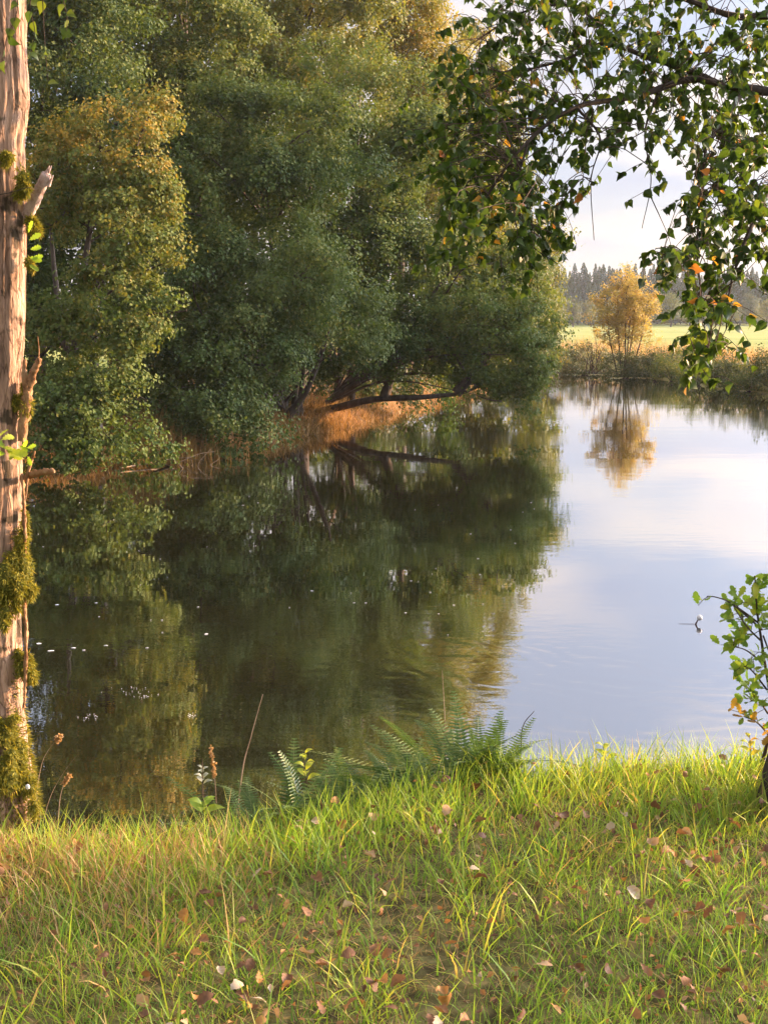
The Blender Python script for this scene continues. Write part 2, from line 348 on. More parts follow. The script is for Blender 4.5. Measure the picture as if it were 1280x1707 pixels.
def ground_mat():
    m = bpy.data.materials.new('ground'); m.use_nodes = True; t = m.node_tree; n = t.nodes; l = t.links
    b = n['Principled BSDF']; b.inputs['Roughness'].default_value = 0.95; b.inputs['Specular IOR Level'].default_value = 0.1
    tc_ = n.new('ShaderNodeTexCoord')
    a = n.new('ShaderNodeAttribute'); a.attribute_name = 'tint'
    n1 = n.new('ShaderNodeTexNoise'); n1.inputs['Scale'].default_value = 18; n1.inputs['Detail'].default_value = 8; l.new(tc_.outputs['Object'], n1.inputs['Vector'])
    n2 = n.new('ShaderNodeTexNoise'); n2.inputs['Scale'].default_value = 0.06; n2.inputs['Detail'].default_value = 6; l.new(tc_.outputs['Object'], n2.inputs['Vector'])
    mp_ = n.new('ShaderNodeMapping'); mp_.inputs['Scale'].default_value = (0.3, 1.5, 1); l.new(tc_.outputs['Object'], mp_.inputs[0]); l.new(mp_.outputs[0], n2.inputs['Vector'])
    soil = ramp(n, [(0.35, (0.06, 0.05, 0.022)), (0.55, (0.13, 0.12, 0.045)), (0.7, (0.24, 0.18, 0.08))]); l.new(n1.outputs[0], soil.inputs[0])
    litter = ramp(n, [(0.35, (0.10, 0.05, 0.02)), (0.6, (0.26, 0.14, 0.055)), (0.75, (0.38, 0.22, 0.09))]); l.new(n1.outputs[0], litter.inputs[0])
    mead = ramp(n, [(0.3, (0.19, 0.25, 0.06)), (0.5, (0.27, 0.31, 0.085)), (0.7, (0.36, 0.34, 0.11))]); l.new(n2.outputs[0], mead.inputs[0])
    s1 = ramp(n, [(0.25, (0, 0, 0)), (0.35, (1, 1, 1))]); l.new(a.outputs['Fac'], s1.inputs[0])
    s2 = ramp(n, [(0.6, (0, 0, 0)), (0.8, (1, 1, 1))]); l.new(a.outputs['Fac'], s2.inputs[0])
    mA = n.new('ShaderNodeMix'); mA.data_type = 'RGBA'; l.new(s1.outputs[0], mA.inputs['Factor']); l.new(soil.outputs[0], mA.inputs['A']); l.new(litter.outputs[0], mA.inputs['B'])
    mB = n.new('ShaderNodeMix'); mB.data_type = 'RGBA'; l.new(s2.outputs[0], mB.inputs['Factor']); l.new(mA.outputs['Result'], mB.inputs['A']); l.new(mead.outputs[0], mB.inputs['B'])
    l.new(mB.outputs['Result'], b.inputs['Base Color'])
    bp = n.new('ShaderNodeBump'); bp.inputs['Strength'].default_value = 0.5; bp.inputs['Distance'].default_value = 0.03; l.new(n1.outputs[0], bp.inputs['Height']); l.new(bp.outputs[0], b.inputs['Normal'])
    return m
ground = obj('ground', mesh_np('ground', np.stack([xf, yf, Z], 1), [quads], ground_mat(), zone, True)); tag(ground, kind='structure')
def hz(x, y):
    return height(np.atleast_1d(np.asarray(x, float)), np.atleast_1d(np.asarray(y, float)))[0]

FLOAT = on(1160, 1041, 0)
def water_mat():
    m = bpy.data.materials.new('river_water'); m.use_nodes = True; t = m.node_tree; n = t.nodes; l = t.links
    for x in list(n):
        if x.type != 'OUTPUT_MATERIAL': n.remove(x)
    o = [x for x in n if x.type == 'OUTPUT_MATERIAL'][0]
    def mth(op, a, b=None, c=None):
        q = n.new('ShaderNodeMath'); q.operation = op
        for i, v in enumerate((a, b, c)):
            if v is None: continue
            if isinstance(v, (int, float)): q.inputs[i].default_value = v
            else: l.new(v, q.inputs[i])
        return q.outputs[0]
    geo = n.new('ShaderNodeNewGeometry')
    def nse(scale, sx, sy, det, rough=0.5):
        mp_ = n.new('ShaderNodeMapping'); mp_.inputs['Scale'].default_value = (sx, sy, 1); l.new(geo.outputs['Position'], mp_.inputs[0])
        q = n.new('ShaderNodeTexNoise'); q.inputs['Scale'].default_value = scale; q.inputs['Detail'].default_value = det; q.inputs['Roughness'].default_value = rough
        l.new(mp_.outputs[0], q.inputs['Vector']); return q.outputs[0]
    swell = nse(0.8, 0.45, 1.0, 2)
    fine = nse(5.0, 0.5, 1.0, 3)
    patch = nse(0.10, 0.5, 1.3, 3)
    pr = ramp(n, [(0.46, (0.10, 0.10, 0.10)), (0.68, (1, 1, 1))]); l.new(patch, pr.inputs[0])
    # rings spreading from the float
    vd = n.new('ShaderNodeVectorMath'); vd.operation = 'DISTANCE'; l.new(geo.outputs['Position'], vd.inputs[0]); vd.inputs[1].default_value = (FLOAT[0] - 0.25, FLOAT[1] - 0.5, 0)
    dd = vd.outputs['Value']
    wob = mth('MULTIPLY', nse(0.9, 1, 1, 2), 1.6)
    ring = mth('SINE', mth('MULTIPLY', mth('ADD', dd, wob), 19.0))
    env = ramp(n, [(0.0, (0, 0, 0)), (0.18, (0.3, 0.3, 0.3)), (0.45, (1, 1, 1)), (0.9, (0, 0, 0))]); l.new(mth('DIVIDE', dd, 5.2), env.inputs[0])
    sx = n.new('ShaderNodeSeparateXYZ'); l.new(geo.outputs['Position'], sx.inputs[0])
    side = ramp(n, [(0.35, (1, 1, 1)), (0.62, (0, 0, 0))])
    l.new(mth('ADD', mth('MULTIPLY', mth('SUBTRACT', sx.outputs[1], float(FLOAT[1]) - 1.2), 0.35), 0.3), side.inputs[0])
    rings = mth('MULTIPLY', mth('MULTIPLY', ring, env.outputs[0]), side.outputs[0])
    hgt = mth('ADD', mth('MULTIPLY', swell, 0.0032), mth('MULTIPLY', mth('MULTIPLY', fine, pr.outputs[0]), 0.0035))
    hgt = mth('ADD', hgt, mth('MULTIPLY', rings, 0.0007))
    bp = n.new('ShaderNodeBump'); bp.inputs['Strength'].default_value = 1.0; bp.inputs['Distance'].default_value = 1.0; l.new(hgt, bp.inputs['Height'])
    gl = n.new('ShaderNodeBsdfGlossy'); gl.inputs['Roughness'].default_value = 0.0; gl.inputs['Color'].default_value = (0.97, 0.97, 1, 1); l.new(bp.outputs[0], gl.inputs['Normal'])
    df_ = n.new('ShaderNodeBsdfDiffuse'); df_.inputs['Color'].default_value = (0.022, 0.019, 0.008, 1)
    fr = n.new('ShaderNodeFresnel'); fr.inputs['IOR'].default_value = 1.33
    fac = mth('POWER', fr.outputs[0], 0.25)
    mx = n.new('ShaderNodeMixShader'); l.new(fac, mx.inputs[0]); l.new(df_.outputs[0], mx.inputs[1]); l.new(gl.outputs[0], mx.inputs[2]); l.new(mx.outputs[0], o.inputs[0])
    return m
g = Geo(); g.add([(-700, -80, 0), (700, -80, 0), (700, 320, 0), (-700, 320, 0)], [(0, 1, 2, 3)])
water = obj('river_water', g.mesh('river_water', water_mat())); tag(water, kind='structure')

# ------------------------------------------------------------------ leafy trees
def crown_clumps(lobes, dens, csize, front=0.68, r=None):
    """lobes (px, py, Y, rx_px, ry_px, depth_ratio) -> clump centres and radii"""
    r = r or rng; C = []; R = []; D = []
    for (px, py, yy, rx, ry, dr) in lobes:
        c = at(px, py, yy); k = yy / FPX; ax = np.array([rx * k, max(rx, ry) * k * dr, ry * k])
        n = max(5, int(dens * (ax[0] * ax[2] * 3.1) / (csize ** 2)))
        d = rnd_dirs(n, r)
        flip = (d[:, 1] > 0) & (r.random(n) < (front * 2 - 1 if front > .5 else 0)); d[flip, 1] *= -1
        rad = r.uniform(0.55, 1.0, n) ** 0.6
        C.append(c + d * ax * rad[:, None]); R.append(csize * r.uniform(0.65, 1.3, n)); D.append(d)
    return np.concatenate(C), np.concatenate(R), np.concatenate(D)
def clump_leaves(g, C, R, D, per, size, tfun, r=None, flat=0.62, jit=0.16):
    r = r or rng
    n = len(C); sp = 11
    for i in range(n):
        dirs = rnd_dirs(sp, r) * np.array([1, 1, flat]) + D[i] * 0.35 + np.array([0, 0, 0.12])
        m = int(per * (R[i] ** 2) * 1.6)
        if m < 4: continue
        w = r.integers(0, sp, m); t = r.random(m) ** 0.55
        p = C[i] + dirs[w] * (t * R[i])[:, None] + r.normal(size=(m, 3)) * (jit * R[i])
        p[:, 2] -= 0.12 * R[i] * t * t
        p[:, 2] = np.maximum(p[:, 2], 0.06 + 0.1 * r.random(m))
        nr = unit(p - C[i]) * 1.0 + np.array([0, 0, 0.4]) + r.normal(size=(m, 3)) * 0.45
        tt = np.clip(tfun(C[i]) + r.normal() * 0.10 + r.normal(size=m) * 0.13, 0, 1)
        leaves(g, p, nr, size * r.uniform(0.65, 1.25, m), tt, r=r)
def limbs_to(g, trunk_pts, C, r, count, r0=0.05):
    idx = r.choice(len(C), min(count, len(C)), replace=False)
    tp = smoothpath(trunk_pts, 40)
    for i in idx:
        c = C[i]
        zlow = c[2] - 0.55 * np.linalg.norm(tp[:, :2] - c[:2], axis=1)
        k = int(np.argmin(np.abs(tp[:, 2] - np.clip(zlow, tp[2, 2], tp[-1, 2]))))
        a = tp[max(k, 3)]; mid = (a + c) / 2 + np.array([0, 0, 0.10 * np.linalg.norm(c - a)]) + r.normal(size=3) * 0.15
        L = np.linalg.norm(c - a); rr = min(r0, 0.012 + 0.012 * L)
        tube(g, [a, mid, c], [rr, rr * 0.6, 0.008], 5, 9)
def tree(name, label, cat, base, trunks, lobes, mat, bark='bark', dens=2.4, csize=0.62, per=420, size=0.10, tint=0.4, tvar=0.0, tz=None, r0=0.16, limbs=45, seed=1, front=0.68, group=None, extra=None):
    r = np.random.default_rng(seed)
    root = thing(name, base, label, cat, group)
    C, R, D = crown_clumps(lobes, dens, csize, front, r)
    tw = Geo()
    for tp in trunks:
        tp = np.asarray(tp, float); tube(tw, tp, [r0 * 1.5, r0, r0 * 0.8, r0 * 0.5, 0.03], 9, 26, wob=0.04)
    limbs_to(tw, np.asarray(trunks[0], float), C, r, limbs)
    for i in np.nonzero((D[:, 1] < -.1))[0][:: max(1, len(C) // 22)]:       # bare twigs and boughs showing in front of the leaves
        e_ = C[i] + np.array([D[i, 0] * .6 + r.normal() * .4, -.45, r.normal() * .3]) * R[i] * 1.5; a_ = C[i] - D[i] * R[i] * 1.3 + [0, .3, -.3]
        tube(tw, [a_, (a_ + e_) / 2 + r.normal(size=3) * .15, e_], [.035, .022, .006], 5, 10)
    part(root, 'trunk', tw, M[bark], True)
    g = Geo()
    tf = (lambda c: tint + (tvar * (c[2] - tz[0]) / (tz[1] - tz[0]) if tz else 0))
    clump_leaves(g, C, R, D, per, size, tf, r)
    part(root, 'crown', g, mat, False, None)
    return root
def A(px, py, y): return at(px, py, y)
GRP = 'alders along the left bank'
def gb(px, yy):
    x = at(px, 600, yy)[0]; return np.array([x, yy, hz(x, yy)[0] - 0.05])

b1 = gb(120, 30.2)
tree('alder_tree', 'sunlit golden-green alder nearest the bare trunk on the left', 'tree', b1,
     [[b1, A(125, 560, 30), A(150, 380, 29.6), A(170, 230, 29.4)], [b1 + [.3, .2, 0], A(100, 520, 30.2), A(80, 330, 30)], [b1 + [.5, .1, 0], A(160, 480, 30), A(215, 330, 29.4)]],
     [(185, 260, 29, 85, 85, .8), (225, 380, 28.6, 78, 90, .8), (120, 300, 29.6, 80, 90, .7), (200, 500, 28.4, 85, 80, .7), (105, 560, 28.6, 70, 60, .7),
      (180, 610, 28.2, 62, 45, .8), (120, 690, 27.8, 75, 60, .7), (165, 735, 27.6, 50, 28, .8), (250, 190, 30, 40, 35, .8), (70, 740, 27.6, 60, 50, .7), (255, 748, 29.6, 40, 16, .8), (110, 768, 27.4, 60, 14, .8), (210, 715, 28.4, 40, 26, .8), (130, 650, 28, 45, 38, .8)],
     M['alder_mid'], dens=2.3, csize=0.42, per=520, size=0.092, tint=0.30, tvar=0.48, tz=(1, 8), seed=21, r0=0.10)  # tint rising with height puts sunlight gold into the upper leaves
b2 = gb(474, 38.8)
tree('alder_tree', 'large dark green alder whose lowest foliage touches the water', 'tree', b2,
     [[b2, A(472, 640, 38.6), A(455, 430, 37.5), A(420, 250, 36.5)], [b2 + [.28, .3, 0], A(492, 640, 38.8), A(495, 420, 37.5), A(520, 300, 37)], [b2 + [.12, -.25, 0], A(512, 648, 38.4), A(545, 560, 38), A(560, 480, 37)], [b2 + [.4, .5, 0], A(502, 650, 39), A(520, 500, 38.5)]],
     [(380, 350, 35, 130, 120, .7), (470, 465, 34.5, 125, 100, .7), (330, 520, 33.5, 95, 105, .7), (392, 588, 33.5, 92, 72, .7), (425, 655, 36, 40, 34, .8), (300, 690, 32, 50, 40, .8), (330, 660, 32.6, 85, 75, .7),
      (365, 715, 32.4, 72, 42, .8), (285, 615, 33, 55, 70, .7), (545, 538, 36.5, 95, 65, .7), (500, 250, 36, 120, 100, .7), (385, 655, 33, 40, 50, .7), (360, 240, 36.5, 90, 90, .7), (455, 400, 37.5, 60, 60, .7)],
     M['alder'], dens=1.9, csize=0.72, per=420, size=0.098, tint=0.36, seed=22, r0=0.10)
b3 = gb(560, 44)
tree('alder_tree', 'dark green alder in the middle of the grove above the orange bank', 'tree', b3,
     [[b3, A(570, 560, 44), A(590, 380, 43.6), A(600, 150, 43.5)], [b3 + [.5, .3, 0], A(590, 560, 44), A(640, 400, 43.5), A(680, 260, 43.5)]],
     [(600, 200, 42.5, 130, 110, .7), (560, 330, 41, 120, 110, .7), (680, 330, 42, 110, 110, .7), (610, 450, 41, 120, 90, .7), (700, 480, 42, 105, 85, .7), (605, 580, 40.5, 95, 50, .7), (685, 572, 41.5, 85, 48, .7), (530, 470, 40, 80, 90, .7), (650, 630, 46, 62, 30, .8), (720, 632, 46, 60, 28, .8)],
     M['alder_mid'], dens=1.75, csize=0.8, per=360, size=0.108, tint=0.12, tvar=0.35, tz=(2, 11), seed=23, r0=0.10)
b4 = gb(522, 42.8)
tree('alder_tree', 'alder leaning far out over the river on a long dark horizontal trunk', 'tree', b4,
     [[b4, A(548, 682, 42), A(620, 666, 41.2), A(700, 662, 40.6), A(765, 656, 40.2), A(795, 645, 40)], [A(760, 656, 40.2), A(790, 620, 40.2), A(815, 575, 40.2), A(835, 545, 40.2)], [A(640, 664, 41), A(660, 600, 41.4), A(700, 520, 41.8), A(760, 440, 42)]],
     [(850, 600, 40, 70, 60, .8), (790, 540, 41, 85, 60, .8), (870, 540, 41, 62, 50, .8), (845, 655, 39.6, 50, 26, .9), (890, 640, 39.8, 30, 30, 1), (745, 575, 41.5, 70, 42, .8), (880, 590, 40.4, 45, 42, .9), (760, 615, 41.5, 60, 28, .8), (820, 625, 40.5, 50, 26, .8), (800, 460, 43, 90, 70, .7), (860, 480, 44, 55, 55, .8)],
     M['alder_mid'], dens=1.8, csize=0.52, per=400, size=0.10, tint=0.35, seed=24, r0=0.125, limbs=22)
b5 = gb(500, 49)
tree('alder_tree', 'tall alder behind the grove with yellowing top in the middle of the picture', 'tree', b5,
     [[b5, A(505, 400, 49), A(500, 150, 49), A(490, -120, 49)]],
     [(500, 60, 47, 130, 130, .7), (430, -40, 47.5, 110, 110, .7), (560, -70, 48, 110, 120, .7), (440, 170, 46, 110, 110, .7), (560, 170, 46.5, 110, 100, .7), (490, -170, 49, 90, 90, .7)],
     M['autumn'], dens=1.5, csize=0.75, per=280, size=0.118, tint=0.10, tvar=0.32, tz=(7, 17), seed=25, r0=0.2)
b6 = gb(670, 54)
tree('alder_tree', 'tall yellow-topped tree at the right end of the grove against the sky', 'tree', b6,
     [[b6, A(668, 420, 54), A(672, 200, 54), A(668, -10, 54)], [A(670, 330, 54), A(700, 160, 54), A(715, 30, 54)]],
     [(655, 70, 53, 90, 100, .7), (700, 130, 53, 70, 110, .7), (620, 0, 54, 80, 80, .7), (690, 260, 52.5, 95, 95, .7), (740, 260, 53, 60, 95, .7), (700, 20, 53.5, 42, 62, .8), (750, 360, 52, 85, 85, .7)],
     M['autumn'], dens=1.35, csize=0.66, per=300, size=0.118, tint=0.25, tvar=0.36, tz=(6, 17), seed=26, r0=0.17)
b7 = gb(60, 38)
tree('alder_tree', 'dark blue-green alder behind the bare trunk at the left edge', 'tree', b7,
     [[b7, A(62, 420, 38), A(75, 150, 38), A(80, -150, 38)]],
     [(70, 120, 36, 130, 120, .7), (160, 90, 36, 100, 80, .7), (30, 0, 37, 140, 110, .7), (120, -110, 37, 150, 110, .7), (60, 300, 36.5, 120, 120, .6), (20, 480, 35.5, 120, 150, .6), (180, 420, 36.5, 130, 120, .6), (-20, 620, 33.5, 90, 130, .6), (220, 190, 35, 75, 70, .7)],
     M['alder'], dens=1.45, csize=0.72, per=330, size=0.11, tint=0.34, seed=27, r0=0.2)
b8 = gb(300, 43)
tree('alder_tree', 'tall dull green alder with upright limbs behind the golden-green one', 'tree', b8,
     [[b8, A(300, 430, 43), A(310, 180, 43), A(305, -130, 43)]],
     [(300, 60, 41, 130, 120, .7), (250, 170, 40.5, 95, 90, .7), (360, 130, 41, 110, 100, .7), (230, -60, 42, 120, 110, .7), (360, -80, 42.5, 120, 110, .7), (300, 300, 41, 110, 120, .6), (290, 470, 40, 100, 110, .6), (300, -190, 43, 110, 80, .7)],
     M['alder'], dens=1.45, csize=0.74, per=330, size=0.112, tint=0.42, tvar=0.22, tz=(6, 16), seed=28, r0=0.2)
b9 = gb(775, 65)
tree('alder_tree', 'yellow-green tree half hidden behind the hanging birch leaves', 'tree', b9,
     [[b9, A(800, 520, 64), A(800, 330, 64), A(790, 130, 64)]],
     [(790, 220, 62, 60, 110, .8), (810, 350, 62, 80, 100, .8), (850, 440, 62, 70, 75, .8), (800, 500, 61, 90, 80, .8), (870, 520, 62, 52, 52, .8), (780, 110, 63, 42, 65, .8), (860, 590, 61, 50, 45, .8), (815, 190, 62.5, 45, 75, .8), (845, 300, 62, 45, 70, .8), (880, 410, 62, 40, 55, .8)],
     M['autumn'], dens=1.35, csize=0.78, per=270, size=0.13, tint=0.22, tvar=0.2, tz=(2, 14), seed=29, r0=0.17)
b10 = gb(880, 77)
tree('alder_tree', 'small yellowish tree at the waterside end of the grove', 'tree', b10,
     [[b10, A(896, 560, 76), A(898, 440, 76)]],
     [(895, 470, 75, 36, 48, .8), (905, 540, 75, 30, 45, .8), (890, 590, 74, 32, 36, .8)],
     M['autumn'], dens=2.0, csize=0.7, per=260, size=0.14, tint=0.35, seed=30, r0=0.11, limbs=15)

UNDER = []
def filler(label, px, yy, lobes, mat, tint, seed):
    b = gb(px, yy); return tree('alder_tree', label, 'tree', b, [[b, A(px, 500, yy), A(px + 5, 250, yy), A(px, min(l[1] for l in lobes), yy)]], lobes, mat, dens=1.7, csize=0.95, per=92, size=0.19, tint=tint, seed=seed, r0=0.2, limbs=25)
filler('dim tree deep in the grove behind the golden-green alder', 190, 46, [(200, 250, 45, 150, 120, .6), (180, 450, 44, 170, 120, .6), (60, 380, 44, 130, 150, .6), (240, 620, 43, 150, 100, .5), (200, 0, 46, 170, 140, .6), (330, 330, 45, 110, 150, .6), (40, -190, 46, 160, 130, .6), (-30, -20, 45, 120, 150, .6)], M['alder'], .3, 31)
filler('dim tree deep in the grove behind the large dark alder', 420, 56, [(420, 250, 55, 150, 140, .6), (400, 450, 54, 160, 120, .6), (520, 560, 53, 150, 90, .6), (400, 20, 56, 150, 140, .6), (420, 620, 52, 130, 60, .6)], M['alder'], .4, 32)
filler('dim olive tree showing between the middle alder and the yellow-topped tree', 640, 64, [(640, 350, 63, 130, 110, .6), (660, 500, 62, 140, 90, .6), (720, 600, 61, 120, 50, .6), (620, 180, 64, 120, 110, .6), (760, 540, 62, 90, 70, .6)], M['autumn'], .12, 33)
filler('olive tree behind the overhanging alder near the far water', 815, 78, [(830, 480, 77, 75, 70, .7), (820, 580, 76, 90, 50, .7), (850, 610, 75, 60, 32, .7), (780, 420, 77, 70, 80, .7)], M['autumn'], .15, 34)

for q, (lab, px, py, yy, rx, ry) in enumerate([('undergrowth bush under the middle alder above the orange bank', 575, 645, 46.5, 52, 28), ('undergrowth bush behind the long leaning trunk', 655, 645, 50, 50, 26), ('undergrowth bush beneath the yellow-topped tree', 720, 640, 62, 60, 30),
        ('undergrowth bush at the waterside end of the grove', 800, 630, 70, 55, 26), ('undergrowth bush in the shade left of the alder stems', 400, 660, 40, 90, 50), ('undergrowth bush behind the brown reeds', 260, 680, 37, 100, 60), ('undergrowth bush behind the bare trunk', 60, 690, 34, 120, 70)]):
    UNDER.append((lab, px, py, yy, rx, ry, 160 + q))

# trees standing out of frame on the right bank, whose shade falls across the river onto the grove
def copy_tree(src, loc, rz, sc, label):
    r = src.copy(); col.objects.link(r); r.location = loc; r.rotation_euler = (0, 0, rz); r.scale = (sc, sc, sc); r['label'] = label
    for c in src.children:
        d = c.copy(); col.objects.link(d); d.parent = r
    return r

src = [o for o in bpy.data.objects if o.get('category') == 'tree' and o.parent is None]
for lab, si, x, y, rz, sc in [('shade tree outside the right edge, nearest the river bend', 1, 20.0, 40.4, 2.85, 1.12), ('shade tree outside the right edge, on the tip of the bank', 2, 27.0, 43.2, 2.6, 1.1),
                              ('shade tree outside the right edge, nearest the camera', 2, 15.5, 27.0, 0.2, .85)]:
    t_ = copy_tree(src[si], (x, y, float(hz(x, y)[0]) - .1), rz, sc, lab)

# ------------------------------------------------------------------ far bank
def spruce_mesh(seed):
    r = np.random.default_rng(seed); g = Geo(); Hh = 1.0
    tiers = 24
    for k in range(tiers):
        u = k / tiers; z = 0.08 + 0.9 * u; R = 0.17 * (1 - u) ** 0.85 * (0.75 + 0.5 * r.random()) + 0.006
        nb = 11 if u < .7 else 7
        a0 = r.random() * 6.28
        for j in range(nb):
            a = a0 + j * 2 * math.pi / nb + r.normal() * 0.15; Rr = R * r.uniform(0.7, 1.2)
            d = np.array([math.cos(a), math.sin(a), 0]); s = np.array([-d[1], d[0], 0]) * Rr * 0.33
            p0 = np.array([0, 0, z + 0.02]); p1 = p0 + d * Rr * 0.55 + [0, 0, -0.01]; p2 = p0 + d * Rr + np.array([0, 0, -0.03 - 0.02 * r.random()])
            g.add([p0, p1 - s, p2, p1 + s, p1 - [0, 0, 0.035]], [(0, 1, 2, 3)], [(1, 4, 2), (2, 4, 3)], 0.2 + 0.7 * r.random())
    return g.mesh('spruce_crown', M['spruce'])
sp_crowns = [spruce_mesh(s) for s in (1, 2, 3, 4)]
g = Geo(); tube(g, [(0, 0, -0.02), (0, 0, 0.5), (0, 0, 0.97)], [0.014, 0.01, 0.002], 6); sp_trunk = g.mesh('spruce_trunk', M['bark'])
def spruce(px, ytop, yy, i):
    zt = at(px, ytop, yy)[2]; x = at(px, 545, yy)[0]; z0 = 1.3 + 5.0 * float(sst(np.array(yy), 330, 520)); hgt = zt - z0
    o = thing('spruce_tree', (x, yy, z0 - 0.2), 'grey-green distant spruce in the forest beyond the meadow', 'tree', 'spruces of the far forest')
    w = hgt * random.uniform(1.05, 1.5)
    for nm, me in (('crown', sp_crowns[i % 4]), ('trunk', sp_trunk)):
        c = obj(nm, me, o); c.scale = (w, w, hgt); c.rotation_euler = (0, 0, random.uniform(0, 6.28))
k = 0
for row, (yy, yt, step) in enumerate([(410, 438, 9), (385, 447, 9), (360, 462, 10)]):
    px = 905 + row * 4
    while px < 1292:
        drop = max(0, px - 1010) * 0.02
        spruce(px + random.uniform(-3, 3), yt + drop + random.uniform(-6, 9), yy + random.uniform(-10, 10), k); k += 1
        px += step * random.uniform(0.75, 1.3)

def make_broad(seed, mat, n=34, tint=0.4):
    r = np.random.default_rng(seed); g = Geo(); tw = Geo()
    lob = [((0, 0, .62), (.30, .30, .34)), ((.12, -.1, .45), (.26, .26, .26)), ((-.14, .05, .42), (.26, .26, .25)), ((.02, .1, .8), (.18, .18, .18))]
    for c, a in lob:
        d = rnd_dirs(n, r); C = np.array(c) + d * np.array(a) * r.uniform(.6, 1, (n, 1)); R = r.uniform(.05, .10, n)
        for i in range(n):
            m = 40; p = C[i] + r.normal(size=(m, 3)) * R[i] * np.array([.7, .7, .5])
            leaves(g, p, unit(p - np.array([0, 0, .5])) + r.normal(size=(m, 3)) * .5 + [0, 0, .4], r.uniform(.02, .04, m), np.clip(tint + r.normal() * .12 + r.normal(size=m) * .1, 0, 1), r=r)
    tube(tw, [(0, 0, -.02), (.01, 0, .3), (0, 0, .7)], [.028, .02, .006], 7, 10)
    for i in range(8):
        e_ = np.array([r.normal() * .2, r.normal() * .2, r.uniform(.45, .8)]); tube(tw, [(0, 0, .2 + .04 * i), e_ * [.5, .5, .9], e_], [.01, .003], 5, 6)
    return g.mesh('crown', mat), tw.mesh('trunk', M['bark'])
br = [make_broad(41, M['autumn'], tint=0.15), make_broad(42, M['autumn'], tint=0.40), make_broad(43, M['bush'], tint=0.5)]
spec = [(925, 488, ''), (955, 496, ''), (985, 500, ''), (1020, 494, ''), (1050, 490, ''), (1085, 496, ''), (1118, 488, ''), (1150, 500, ''), (1185, 492, ''), (1215, 498, ''), (1250, 490, ''), (1278, 497, '')]
ORD = 'first second third fourth fifth sixth seventh eighth ninth tenth eleventh twelfth thirteenth fourteenth'.split()
for i, (px, yt, _) in enumerate(spec):
    yy = 325 + random.uniform(-8, 10); x = at(px, 545, yy)[0]; zt = at(px, yt, yy)[2]; hgt = zt - 1.2
    o = thing('broadleaf_tree', (x, yy, 1.2), f'{ORD[i]} rounded broadleaf tree from the left along the forest edge behind the meadow', 'tree', 'broadleaf trees along the forest edge')
    cm, tm = br[(i * 2) % 3]
    for nm, me in (('crown', cm), ('trunk', tm)):
        c = obj(nm, me, o); c.scale = (hgt * random.uniform(.95, 1.25), hgt, hgt * 1.02); c.rotation_euler = (0, 0, random.uniform(0, 6.28))

# golden birch by the far water
yb = 75.0
bb = np.array([at(1040, 600, yb)[0], yb, 0.25])
rb = np.random.default_rng(51)
root = thing('birch_tree', bb, 'small golden-yellow birch with several thin stems on the far bank', 'tree')
tw = Geo(); g = Geo()
stems = [(1012, 500), (1030, 470), (1045, 458), (1060, 478), (1078, 505), (1052, 490)]
ends = []
for j, (px, py) in enumerate(stems):
    e_ = at(px, py, yb + rb.normal() * .4); s_ = bb + np.array([(px - 1045) * .012, rb.normal() * .3, -.1])
    mid = (s_ + e_) / 2 + np.array([(px - 1045) * .006, 0, .2])
    tube(tw, [s_, mid, e_], [.05, .035, .008], 6, 14)
    pth = smoothpath([s_, mid, e_], 30)
    for q in range(44):
        a = pth[rb.integers(9, 30)]; d = np.array([rb.normal() * .55 + (px - 1045) * .004, rb.normal() * .5, rb.uniform(.1, .75)]); c = a + d * .8
        tube(tw, [a, a + d * .45 + [0, 0, .06], c], [.012, .004], 4, 5); ends.append(c)
ends = np.array(ends)
clump_leaves(g, ends, np.full(len(ends), .36) * rb.uniform(.7, 1.2, len(ends)), unit(ends - bb), 330, .10, lambda c: .45 + .2 * rb.normal(), rb, flat=.9, jit=.22)
part(root, 'trunk', tw, M['twig'], True); part(root, 'crown', g, M['gold'])

# bare shrub beside it
rb = np.random.default_rng(52)
bs = np.array([at(990, 600, 76)[0], 76, 0.2]); root = thing('bare_shrub', bs, 'thin nearly leafless shrub left of the golden birch', 'shrub')
tw = Geo(); g = Geo(); ends = []
for j in range(16):
    e_ = at(990 + rb.normal() * 22, 545 + rb.random() * 50, 76 + rb.normal() * .5); s_ = bs + [rb.normal() * .25, rb.normal() * .2, 0]
    tube(tw, [s_, (s_ + e_) / 2 + [0, 0, .25], e_], [.025, .006], 5, 8); ends.append(e_); ends.append((s_ + e_ * 2) / 3)
clump_leaves(g, np.array(ends), np.full(len(ends), .4), rnd_dirs(len(ends), rb), 26, .08, lambda c: .35, rb, flat=.9)
part(root, 'stem', tw, M['twig'], True); part(root, 'foliage', g, M['gold'])

# waterside bushes on the far bank
def bush(name, label, px, py, yy, rx, ry, mat, tint, seed, size=.10, per=200, csize=.45, dens=2.0, grp='bushes on the far bank'):
    r = np.random.default_rng(seed); c = at(px, py, yy); b0 = np.array([c[0], yy, max(hz(c[0], yy)[0], 0) - .05])
    root = thing(name, b0, label, 'bush', grp)
    C, R, D = crown_clumps([(px, py, yy, rx, ry, .7), (px - rx * .4, py + ry * .25, yy, rx * .6, ry * .7, .8), (px + rx * .4, py + ry * .2, yy, rx * .6, ry * .75, .8)], dens, csize, .65, r)
    C[:, 2] = np.maximum(C[:, 2], .15)
    g = Geo(); clump_leaves(g, C, R, D, per, size, lambda c_: tint, r, flat=.9)
    tw = Geo()
    for i in r.choice(len(C), min(14, len(C)), replace=False): tube(tw, [b0, (b0 + C[i]) / 2 + [0, 0, .1], C[i]], [.02, .005], 4, 5)
    part(root, 'stem', tw, M['twig'], True); part(root, 'foliage', g, mat)
bush('riverside_bush', 'low green bush at the far-left end of the far bank', 925, 598, 86, 32, 22, M['bush'], .35, 61)
